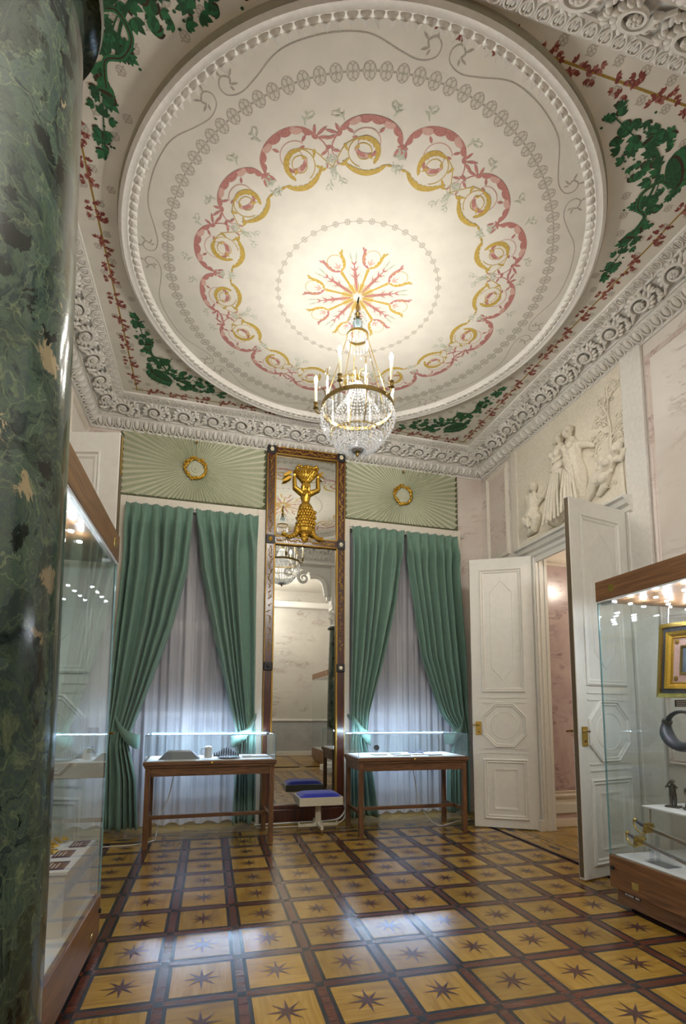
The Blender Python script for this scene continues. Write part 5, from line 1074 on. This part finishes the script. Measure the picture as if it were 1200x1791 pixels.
# ================================================================== TALL SHOWCASES
def vitrine(s_, x0, y1, y0, D, zb0, zb1, zc0, zc1, label, lamps, name_tag=False, plinth=0.03):
    """s_=+1 front glass faces -X, back towards the right wall; x0 front face, y1 far end, y0 near end"""
    t_ = thing('tall_showcase', label, 'display case', (x0, y1, 0), 0, 'tall showcases'); L = y1-y0
    X = lambda a: s_*a
    def bx(name, a0, a1, b0, b1, z0, z1, mat, bev=0.003, par=t_):
        p, q = sorted((X(a0), X(a1))); return MB().box(p, q, -b1, -b0, z0, z1).build(name, mat, par, bevel=bev)
    if zb0 > 0.06: bx('plinth', plinth, D-plinth, plinth, L-plinth, 0.03, zb0, 'oak'); bx('toe', plinth+0.06, D-0.1, plinth+0.06, L-0.06, 0, 0.03, 'black_iron')
    else: bx('plinth', 0.05, D-0.05, 0.05, L-0.05, 0, zb0, 'black_iron')
    base = bx('base_front', 0, 0.022, 0, L, zb0, zb1, 'oak', 0.004); bx('base_body', 0.022, D, 0, L, zb0, zb1-0.004, 'oak', 0.003)
    bx('display_floor', 0.03, D-0.03, 0.03, L-0.03, zb1-0.004, zb1+0.004, 'white_board', 0)
    can = bx('canopy', -0.004, D, -0.004, L, zc0, zc1, 'oak', 0.004)
    g = 0.008
    bx('glass_front', 0.006, 0.006+g, 0.006, L-0.006, zb1, zc0, 'glass', 0); bx('glass_end', 0.006+g, D-0.01, 0.006, 0.006+g, zb1, zc0, 'glass', 0); bx('glass_end', 0.006+g, D-0.01, L-0.006-g, L-0.006, zb1, zc0, 'glass', 0); bx('glass_back', D-0.02, D-0.012, 0.02, L-0.02, zb1, zc0, 'glass', 0)
    bx('glass_edge', 0.003, 0.012, 0.003, 0.011, zb1, zc0, 'glass_edge', 0)
    bx('canopy_rail', 0.0, 0.03, 0, L, zc0-0.012, zc0, 'white_plastic', 0.002)
    bx('brass_lock', -0.008, -0.004, 0.13, 0.18, (zc0+zc1)/2-0.025, (zc0+zc1)/2+0.025, 'brass', 0.001, can); bx('brass_lock', -0.004, 0.0, 0.20, 0.26, zb0+0.04, zb0+0.09, 'brass', 0.001, base)
    k_ = MB(); k_.tube([(X(-0.012), -0.035, lerp(zb0, zb1, 0.62)), (X(0.004), -0.035, lerp(zb0, zb1, 0.62))], 0.014, 12); k_.build('key_cylinder', 'black_iron', base)
    bx('door_catch', 0.02, 0.07, 0.02, 0.13, zc0-0.03, zc0-0.008, 'white_plastic', 0.003)
    lm = MB(); lm.lathe([(0.030, 0), (0.030, -0.004), (0.016, -0.006), (0.014, -0.045), (0.0, -0.045)], 12); me_h = lm.mesh('spot_lamp', 'acrylic', 50); ll = MB(); ll.lathe([(0.0, -0.052), (0.012, -0.050), (0.014, -0.043), (0, -0.043)], 12); me_l = ll.mesh('spot_lens', 'spot_glow')
    for a, b in lamps:
        h = inst('spot_lamp', me_h, t_, Matrix.Translation((X(a), -b, zc0))); l_ = link('spot_lens', me_l, h)
    if name_tag:
        nt_ = bx('name_plate', plinth-0.002, plinth, 0.10, 0.24, zb0-0.035, zb0-0.010, 'ink_dark', 0)
        for k, wd in enumerate((0.013, 0.008, 0.014, 0.012, 0.012, 0.012, 0.0, 0.013, 0.012, 0.009)):
            if wd: bx('letter', plinth-0.0032, plinth-0.002, 0.106+k*0.0128, 0.106+k*0.0128+wd*0.8, zb0-0.029, zb0-0.016, 'label_print', 0, nt_)
    return t_
rl = [(0.12, 0.20), (0.12, 0.42), (0.12, 0.64), (0.12, 0.86), (0.30, 0.14), (0.30, 0.34), (0.30, 0.54), (0.30, 0.76), (0.30, 1.0), (0.50, 0.18), (0.50, 0.40), (0.50, 0.62), (0.50, 0.84), (0.70, 0.15), (0.70, 0.38), (0.70, 0.60), (0.70, 0.82), (0.60, 0.28), (0.60, 0.50), (0.40, 0.26), (0.40, 0.48)]
RX_, RY_ = 2.875, 3.245
vitrine(1, RX_, RY_, 1.80, 0.93, 0.135, 0.36, 2.238, 2.392, 'tall oak and glass showcase with swords and figurines at the right edge', rl, True)
LX_, LY_ = -0.605, 3.44
vitrine(-1, LX_, LY_, 1.75, 0.86, 0.05, 0.295, 2.335, 2.51, 'tall oak and glass showcase with medals behind the green column', [(0.10+0.16*i, 0.55+0.17*j) for i in range(4) for j in range(4)], False)
# a third one farther back, met only in the mirror
vitrine(1, 2.80, 0.75, -1.2, 0.93, 0.135, 0.36, 2.238, 2.392, 'tall oak and glass showcase behind the right column, seen only in the mirror', [(0.3, 0.4), (0.3, 0.9), (0.6, 0.6), (0.6, 1.2)])
# --- contents of the right showcase
ZF = 0.364
o = thing('glass_shelf', 'white-edged glass shelf carrying the figurines in the right showcase', 'shelf', (3.46, 2.62, ZF)); MB().box(-0.30, 0.30, -0.60, 0.60, 0.325, 0.337).build('board', 'white_board', o, bevel=0.002)
for x in (-0.27, 0.27):
    for y in (-0.55, 0.55): MB().tube([(x, y, 0.0), (x, y, 0.325)], 0.006, 8).build('post', 'bright_steel', o)
ZS = ZF+0.337
def figurine(x, y, rz, label, kind):
    o = thing('figurine', label, 'figurine', (x, y, ZS), rz, 'bronze figurines'); k = 0.19
    MB().box(-0.045, 0.045, -0.04, 0.04, 0, 0.012).build('pedestal', 'pewter', o, bevel=0.002)
    e = MB(); z0 = 0.010; P = lambda a, b, c: (a*k, b*k, z0+c*k)
    if kind == 0:
        for s_ in (-1, 1): e.tube([P(s_*0.07, 0.0, 0.0), P(s_*0.07, 0.02, 0.22), P(s_*0.06, 0, 0.46)], [0.055*k, 0.06*k, 0.075*k], 8); e.ball(P(s_*0.07, -0.04, 0.02), (0.05*k, 0.09*k, 0.03*k), 8, 5)
    else: e.tube([P(0, 0, 0.0), P(0, 0, 0.25), P(0, 0, 0.48)], [0.20*k, 0.16*k, 0.11*k], 10)
    e.tube([P(0, 0, 0.42), P(0, -0.01, 0.60), P(0, 0, 0.76), P(0, 0, 0.83)], [0.115*k, 0.125*k, 0.115*k, 0.05*k], 10)
    e.ball(P(0, -0.01, 0.89), (0.062*k, 0.068*k, 0.075*k), 10, 7); e.ball(P(0, -0.075, 0.88), (0.012*k, 0.02*k, 0.02*k), 6, 4)
    if kind == 0:
        for s_ in (-1, 1): e.tube([P(s_*0.125, 0, 0.74), P(s_*0.20, -0.10, 0.70), P(s_*0.06, -0.14, 0.88)], [0.04*k, 0.038*k, 0.03*k], 8)
    else:
        e.tube([P(0.13, 0, 0.74), P(0.17, -0.02, 0.58), P(0.12, -0.12, 0.50)], [0.045*k, 0.038*k, 0.03*k], 8); e.tube([P(-0.13, 0, 0.74), P(-0.17, 0.02, 0.58), P(-0.13, -0.10, 0.48)], [0.045*k, 0.038*k, 0.03*k], 8)
    remesh(e.build('body', 'pewter', o), 0.0035, 2)
    MB().lathe([(0, 1.0*k), (0.06*k, 0.99*k), (0.075*k, 0.95*k), (0.12*k, 0.935*k), (0.12*k, 0.92*k), (0, 0.93*k)], 14, (0, 0, z0)).build('cap', 'pewter', o, smooth=50)
    if kind == 0:
        e = MB()
        for s_ in (-1, 1): e.tube([P(s_*0.035, -0.10, 0.89), P(s_*0.04, -0.24, 0.89)], [0.026*k, 0.04*k], 8)
        e.build('binoculars', 'pewter', o)
    else: MB().tube([P(0.12, -0.10, 0.52), P(0.22, 0.18, 0.30), P(0.26, 0.30, 0.12)], [0.02*k, 0.015*k, 0.01*k], 6).build('sabre', 'dark_steel', o)
figurine(3.33, 3.10, R(-65), 'small bronze figurine looking through raised binoculars', 0); figurine(3.36, 2.985, R(-40), 'small bronze figurine in a long coat with a sabre at its hip', 1)
o = thing('spiked_helmet', 'cream and gold parade helmet with lilac brim in the right showcase', 'helmet', (3.56, 2.93, ZS), 0)
MB().lathe([(0, 0), (0.09, 0), (0.075, 0.05), (0.085, 0.12), (0.125, 0.215), (0, 0.215)], 28).build('stand', 'lilac_stand', o, smooth=40); MB().lathe([(0.10, 0.235), (0.165, 0.205), (0.17, 0.212), (0.12, 0.25), (0.10, 0.255)], 32).build('brim', 'lilac_stand', o, smooth=40)
MB().lathe([(0, 0.215), (0.125, 0.215), (0.128, 0.25), (0.118, 0.30), (0.085, 0.345), (0.03, 0.365), (0, 0.367)], 32).build('crown', 'ivory', o, smooth=40); MB().lathe([(0, 0.365), (0.03, 0.365), (0.026, 0.38), (0.014, 0.39), (0.020, 0.41), (0.008, 0.44), (0, 0.45)], 14).build('finial', 'brass', o, smooth=50)
MB().lathe([(0.130, 0.216), (0.133, 0.225), (0.130, 0.24)], 32).build('crown_band', 'brass', o, smooth=50)
o = thing('powder_horn', 'dark crescent-shaped powder horn hanging in the right showcase', 'powder horn', (3.38, 3.03, 1.13), 0)
pts = [(0, -0.14*math.cos(R(a)), 0.14+0.13*math.sin(R(a))) for a in range(65, 311, 12)]
MB().tube(pts, [0.018+0.0012*k if k < 8 else min(0.060, 0.028+0.009*(k-7)) for k in range(len(pts))], 10, flat=0.6).build('horn', 'dark_steel', o, smooth=60)
MB().tube([pts[7], pts[8]], 0.036, 12).build('collar', 'pewter', o); MB().tube([(0, -0.06, 0.34), (0, -0.06, 0.26)], 0.0025, 5).build('hanging_wire', 'bright_steel', o)
o = thing('gilt_picture', 'small gilt-framed picture hanging inside the right showcase', 'picture', (3.30, 2.80, 1.49), 0); o.rotation_euler = (R(2.5), R(4), 0)
fp = lambda a, b, h: (-h, a, b); hw, hh = 0.315, 0.55
q = [(-hw, 0), (hw, 0), (hw, hh), (-hw, hh)]
MB().ring(q, 1, fp, [(0, 0), (0, 0.05), (0.03, 0.055), (0.035, 0.04)]).build('outer_frame', 'brass', o); MB().ring(q, 1, fp, [(0.035, 0.042), (0.06, 0.042)]).build('dark_band', 'dark_steel', o, solid=False); MB().ring(q, 1, fp, [(0.06, 0.03), (0.065, 0.052), (0.085, 0.046), (0.10, 0.034), (0.11, 0.036), (0.115, 0.026)]).build('inner_frame', 'gilt', o)
MB().ring(q, 1, fp, [(0.115, 0.026), (0.17, 0.026)]).build('mount', 'paint_pink_light', o, solid=False); MB().ring(q, 1, fp, [(0.168, 0.026), (0.172, 0.034), (0.182, 0.034), (0.186, 0.024)]).build('slip', 'brass', o); MB().box(-0.024, -0.016, -hw+0.18, hw-0.18, 0.18, hh-0.18).build('canvas', 'canvas_print', o); MB().box(-0.016, 0.0, -hw+0.01, hw-0.01, 0.01, hh-0.01).build('backboard', 'oak', o)
for y in (-hw+0.05, hw-0.05): MB().tube([(-0.02, y, hh-0.01), (-0.02, y, hh+0.19)], 0.005, 6).build('hanging_rod', 'bright_steel', o)
for x_, z_ in ((-hw+0.14, 0.14), (hw-0.14, 0.14), (-hw+0.14, hh-0.14), (hw-0.14, hh-0.14)): MB().ball((-0.028, x_, z_), (0.004, 0.02, 0.02), 6, 4).build('corner_ornament', 'gilt_dark', o)
def card(x, y, z, w, d, label, vert=False, rz=0.0):
    o = thing('caption_card', label, 'label', (x, y, z), rz, 'maroon caption cards')
    if vert:
        MB().box(-0.006, 0, -w/2, w/2, 0, d).build('card', 'label_maroon', o)
        for k in range(3): MB().box(-0.0068, -0.006, w/2-0.02-(0.10, 0.07, 0.13)[k], w/2-0.015, d-0.016-0.013*k, d-0.010-0.013*k).build('print_line', 'label_print', o)
    else:
        MB().box(-w/2, w/2, -d/2, d/2, 0, 0.006).build('card', 'label_maroon', o)
        for k in range(3): MB().box(-w/2+0.012+0.018*k, -w/2+0.018+0.018*k, -d/2+0.01, d/2-(0.02, 0.05, 0.035)[k], 0.006, 0.0068).build('print_line', 'label_print', o)
    return o
card(3.33, 2.80, 1.435, 0.46, 0.05, 'maroon caption card under the gilt-framed picture', True)
# two dress swords on an acrylic stand
def sword(x, y, z, rz, tilt, label):
    o = thing('dress_sword', label, 'sword', (x, y, z), 0, 'dress swords'); o.rotation_euler = (tilt, 0, rz)
    MB().box(-0.006, 0.006, -0.75, 0.0, -0.014, 0.014).build('blade', 'bright_steel', o, bevel=0.004)
    MB().tube([(0, 0.0, 0), (0, 0.05, 0.004), (0, 0.10, 0.010)], [0.012, 0.014, 0.010], 8).build('grip', 'dark_steel', o, smooth=60)
    MB().tube(spline([(0, 0.005, -0.01), (0, 0.03, -0.055), (0, 0.09, -0.05), (0, 0.125, -0.01), (0, 0.115, 0.018)], 6), 0.006, 8).build('knuckle_guard', 'brass', o, smooth=60)
    e = MB(); e.poly([(-0.035, -0.012), (0.035, -0.012), (0.045, 0.012), (0.0, 0.022), (-0.045, 0.012)], lambda a, b: (a, b, -0.03), lambda a, b: (a*0.8, b, 0.035)); e.ball((0, 0.118, 0.018), 0.014, 8, 6); e.tube([(-0.05, 0, 0.01), (0.05, 0, 0.01)], 0.007, 6); e.build('guard', 'brass', o, smooth=50)
    return o
sword(3.055, 3.055, 0.575, R(4), R(9), 'upper gilt-hilted sword on the acrylic stand'); sword(3.005, 3.09, 0.480, R(-2), R(7), 'lower gilt-hilted sword on the acrylic stand')
o = thing('sword_stand', 'clear acrylic stand holding the two swords', 'stand', (3.03, 2.93, ZF)); MB().box(-0.06, 0.06, -0.09, 0.09, 0, 0.014).build('foot', 'acrylic', o); MB().box(0.010, 0.040, 0.055, 0.063, 0.014, 0.178).box(-0.035, -0.005, 0.065, 0.073, 0.014, 0.085).build('upright', 'acrylic', o)
# --- contents of the left showcase
o = thing('white_pedestal', 'white display pedestal inside the left showcase', 'pedestal', (-0.93, 3.11, 0.299)); MB().box(-0.27, 0.27, -0.30, 0.295, 0, 0.295).build('body', 'white_board', o, bevel=0.003); MB().box(-0.285, 0.285, -0.315, 0.31, 0.295, 0.312).build('board', 'white_board', o, bevel=0.002)
ZP = 0.611
card(-0.71, 3.32, ZP, 0.09, 0.13, 'maroon caption card at the far corner of the white pedestal'); card(-0.745, 3.12, ZP, 0.09, 0.13, 'maroon caption card in the middle of the white pedestal edge'); card(-0.72, 2.90, ZP, 0.09, 0.13, 'maroon caption card at the near corner of the white pedestal')
def order_star(x, y, r, mat, label, cs=0):
    o = thing('medal', label, 'medal', (x, y, ZP)); e = MB(); n = 16
    pts = [((r if k % 2 == 0 else r*0.62)*math.cos(PI*k/8), (r if k % 2 == 0 else r*0.62)*math.sin(PI*k/8)) for k in range(n)]
    e.poly(pts, lambda a, b: (a, b, 0.0), lambda a, b: (a*0.8, b*0.8, 0.012)); e.build('star', mat, o); MB().lathe([(0, 0.024), (r*0.3, 0.020), (r*0.42, 0.012), (r*0.42, 0.0)], 18).build('boss', 'gilt' if mat != 'gilt' else 'brass', o, smooth=50)
    if cs:
        ch = MB(); rg_ = random.Random(cs)
        for k in range(18): ch.ball((rg_.uniform(-0.07, 0.07), 0.05+rg_.uniform(-0.03, 0.05), 0.012+rg_.uniform(0, 0.02)), (0.016, 0.010, 0.008), 6, 4)
        ch.build('chain', 'gilt', o)
order_star(-0.87, 3.30, 0.06, 'gilt', 'gold collar badge with chain on the white pedestal', 5); order_star(-0.84, 3.17, 0.065, 'brass', 'gold star badge in the middle of the white pedestal'); order_star(-0.92, 3.05, 0.055, 'bright_steel', 'silver star badge near the column on the white pedestal')

# ================================================================== CHANDELIER
def chandelier(x, y, label):
    t_ = thing('chandelier', label, 'chandelier', (x, y, 3.58), 0); B_ = lambda z: z-3.58
    def lb(name, prof, mat, n=20, par=t_, sm=45): return MB().lathe([(r, B_(z)) for r, z in prof], n).build(name, mat, par, smooth=sm)
    MB().tube([(0.012, 0, B_(5.10)), (0.004, 0, B_(5.06)), (0, 0, B_(5.0)), (0, 0, B_(4.90))], [0.006, 0.010, 0.008, 0.008], 8).build('hook', 'black_iron', t_)
    lb('canopy_stem', [(0, 5.03), (0.012, 5.03), (0.02, 4.99), (0.012, 4.96), (0.03, 4.93), (0.018, 4.90), (0.035, 4.885), (0, 4.875)], 'antique_brass'); lb('glass_ball', [(0, 4.885), (0.022, 4.88), (0.046, 4.845), (0.040, 4.81), (0, 4.795)], 'blue_glass')
    def ringm(name, r, z, h, w, mat): return MB().lathe([(r-w, B_(z-h)), (r+w, B_(z-h)), (r+w, B_(z+h)), (r-w, B_(z+h))], 48, closed=True).build(name, mat, t_, smooth=40)
    ringm('crown_ring', 0.095, 4.715, 0.012, 0.004, 'antique_brass'); ringm('main_ring', 0.315, 4.03, 0.016, 0.006, 'antique_brass'); ringm('lower_band', 0.235, 3.775, 0.006, 0.003, 'brass')
    def strand(name, path, sp, r, h, n, a0=0.0, drop=0.0):
        q = spline(path, 10); e = MB(); acc = 0.0; last = Vector((*q[0], 0))
        for p in q:
            v = Vector((*p, 0)); acc += (v-last).length; last = v
            if acc >= sp: e.octa((p[0], 0, B_(p[1])), r, h); acc = 0.0
        if drop: e.octa((q[-1][0], 0, B_(q[-1][1]-drop)), r*1.4, drop)
        me = e.mesh(name, 'crystal')
        for k in range(n): inst(name, me, t_, Matrix.Rotation(2*PI*(k+a0)/n, 4, 'Z'))
    strand('bowl_strand', [(0.314, 4.01), (0.325, 3.95), (0.305, 3.86), (0.240, 3.765), (0.14, 3.69), (0.05, 3.655)], 0.023, 0.0105, 0.0135, 44)
    strand('inner_strand', [(0.235, 3.77), (0.19, 3.70), (0.12, 3.655), (0.03, 3.635)], 0.022, 0.010, 0.014, 24, 0.5)
    strand('tent_strand', [(0.055, 4.245), (0.075, 4.18), (0.115, 4.10), (0.165, 4.03), (0.20, 3.97)], 0.020, 0.008, 0.0115, 24)
    strand('ring_drop', [(0.317, 4.00), (0.319, 3.96), (0.32, 3.92)], 0.018, 0.009, 0.012, 32, 0.5, 0.022)
    strand('crown_drop', [(0.095, 4.70), (0.095, 4.67), (0.094, 4.64)], 0.018, 0.007, 0.010, 20, 0, 0.018); strand('crown_spray', [(0.035, 4.93), (0.075, 4.90), (0.085, 4.83), (0.095, 4.73)], 0.022, 0.007, 0.010, 12)
    lb('tent_cap', [(0, 4.285), (0.03, 4.278), (0.052, 4.255), (0.055, 4.24), (0, 4.24)], 'white_plastic'); lb('cap_finial', [(0, 4.36), (0.010, 4.35), (0.014, 4.32), (0.008, 4.285), (0, 4.28)], 'brass')
    lb('bottom_finial', [(0, 3.668), (0.045, 3.66), (0.05, 3.648), (0.025, 3.638), (0.012, 3.625), (0.016, 3.608), (0.006, 3.592), (0, 3.58)], 'antique_brass')
    for k in range(6):
        e = MB(); a = R(60*k); e.tube([(0.012*math.cos(a), 0.012*math.sin(a), B_(4.33)), (0.04*math.cos(a), 0.04*math.sin(a), B_(4.385)), (0.08*math.cos(a), 0.08*math.sin(a), B_(4.37)), (0.09*math.cos(a), 0.09*math.sin(a), B_(4.345))], 0.003, 5); sp_ = e.build('spray_stem', 'brass', t_)
        e = MB(); [e.octa((0.09*math.cos(a), 0.09*math.sin(a), B_(4.325-0.026*j)), 0.008, 0.013) for j in range(4)]; e.build('spray_drop', 'crystal', sp_)
    for k in range(5):
        a = R(-129+72*k); ca, sa = math.cos(a), math.sin(a); at = lambda r, z: (r*ca, r*sa, B_(z))
        arm = MB().tube(spline([at(0.315, 4.03), at(0.335, 4.012), at(0.365, 4.03), at(0.372, 4.06)], 5), [0.008]*16, 8).build('arm', 'antique_brass', t_, smooth=60)
        MB().lathe([(0, -0.01), (0.012, 0), (0.026, 0.008), (0.014, 0.02), (0.020, 0.034), (0.012, 0.044), (0.022, 0.058), (0.020, 0.064), (0, 0.064)], 14, at(0.372, 4.055)).build('bobeche', 'antique_brass', arm, smooth=50)
        MB().lathe([(0, 0.055), (0.0125, 0.055), (0.0125, 0.235), (0.008, 0.245), (0, 0.245)], 14, at(0.372, 4.055)).build('candle', 'ivory', arm, smooth=50)
        MB().lathe([(0, 0.244), (0.010, 0.250), (0.016, 0.270), (0.014, 0.290), (0.006, 0.312), (0, 0.318)], 12, at(0.372, 4.055)).build('bulb', 'bulb_glow', arm, smooth=80)
        MB().tube([at(0.312, 4.04), at(0.20, 4.38), at(0.095, 4.71)], 0.0035, 5).build('chain', 'brass', t_)
        a2 = a+R(36); c2, s2 = math.cos(a2), math.sin(a2); a2t = lambda r, z: (r*c2, r*s2, B_(z))
        MB().tube(spline([a2t(0.316, 4.035), a2t(0.325, 4.09), a2t(0.365, 4.115), a2t(0.385, 4.09)], 5), [0.010]*8+[0.006]*8, 6, flat=0.4).build('scroll_leaf', 'antique_brass', t_, smooth=60)
        MB().tube(spline([a2t(0.312, 4.02), a2t(0.318, 3.94), a2t(0.29, 3.85), a2t(0.235, 3.775)], 5), 0.0045, 6).build('bow_rib', 'antique_brass', t_, smooth=60)
        e = MB().tube([a2t(0.30, 4.04), a2t(0.30, 4.25)], [0.012, 0.005], 6).build('spire', 'crystal', t_); g = MB().tube([a2t(0.30, 4.245), a2t(0.30, 4.30), a2t(0.285, 4.32)], [0.007, 0.003, 0.002], 6)
        for sgn in (-1, 1): g.tube([a2t(0.30, 4.30), (0.30*c2-sgn*s2*0.02, 0.30*s2+sgn*c2*0.02, B_(4.318)), (0.30*c2-sgn*s2*0.04, 0.30*s2+sgn*c2*0.04, B_(4.30))], 0.002, 5)
        g.build('spire_cap', 'brass', e)
        g = MB(); [g.octa((0.30*c2-sgn*s2*0.04, 0.30*s2+sgn*c2*0.04, B_(4.283)), 0.007, 0.013) for sgn in (-1, 1)]; g.build('spire_drop', 'crystal', e)
    return t_
def dup(root, loc, label):
    r = root.copy(); COL.objects.link(r); r.location = loc; r['label'] = label
    for ch in list(root.children):
        c = ch.copy(); COL.objects.link(c); c.parent = r
        for g_ in ch.children:
            d = g_.copy(); COL.objects.link(d); d.parent = c
    return r
ch0 = chandelier(CX, CY, 'crystal and brass chandelier hanging from the painted ceiling rosette')
ch1 = dup(ch0, (CX, -0.75, 3.58), 'added crystal chandelier, unseen beyond the columns, brightening the room')  # out-of-view copy added to light the main room
ch2 = dup(ch0, (5.5, 3.3, 2.68), 'crystal chandelier of the next room, behind the open door leaf')
for c_, mt in ((ch1, 'bulb_glow_fill'), (ch2, 'bulb_glow_next')):
    for a_ in c_.children:
        for g_ in a_.children:
            if g_.name.startswith('bulb'): g_.data = g_.data.copy(); g_.data.materials[0] = MATS[mt]
for c_ in (ch0, ch1, ch2): c_['group'] = 'chandeliers'

# ================================================================== CABLES and small fittings
def cable(name, pts, r, label, mat='cable_white'):
    e = MB(); e.tube(spline(pts, 8), r, 6); return tag(e.build(name, mat, smooth=80), label, 'cable')
cable('cable', [(-0.30, 5.95, 0.715), (-0.36, 5.95, 0.66), (-0.42, 6.0, 0.40), (-0.50, 6.05, 0.20), (-0.53, 5.98, 0.012), (-0.55, 5.85, 0.006), (-0.75, 5.72, 0.006), (-1.2, 5.72, 0.006)], 0.006, 'white cable falling from the left table showcase to the floor')
cable('cable', [(2.42, 5.90, 0.715), (2.46, 5.92, 0.62), (2.52, 5.95, 0.35), (2.62, 5.93, 0.12), (2.74, 5.86, 0.008), (2.86, 5.88, 0.006), (3.05, 6.0, 0.006), (3.3, 6.1, 0.006)], 0.006, 'white cable falling from the right table showcase to the floor')
cable('cable_bundle', [(0.56, 6.30, 0.02), (0.75, 6.27, 0.03), (1.1, 6.26, 0.035), (1.45, 6.27, 0.035), (1.62, 6.30, 0.06), (1.70, 6.31, 0.18), (1.715, 6.33, 0.40)], 0.011, 'white cable bundle running along the foot of the mirror')
cable('cable', [(0.57, 6.20, 0.012), (0.80, 6.16, 0.012), (1.2, 6.17, 0.012), (1.5, 6.18, 0.012), (1.64, 6.22, 0.05), (1.70, 6.28, 0.16)], 0.007, 'thin white cable lying in front of the mirror plinth')
for x_, lb_ in ((-2.36, 'small plaster hook at the left upper corner of the left window casing'), (2.345, 'small plaster hook at the right upper corner of the right window casing')):
    e = MB(); e.ball((0, -0.02, 0), (0.022, 0.02, 0.03), 8, 6); e.tube([(0, -0.02, 0), (0, -0.06, 0.01), (0, -0.065, 0.035)], 0.006, 6); o = e.build('wall_hook', 'plaster', smooth=60); tag(backframe(o, x_, -0.01, 3.93), lb_, 'hook', 'wall hooks')
bpy.context.view_layer.update()
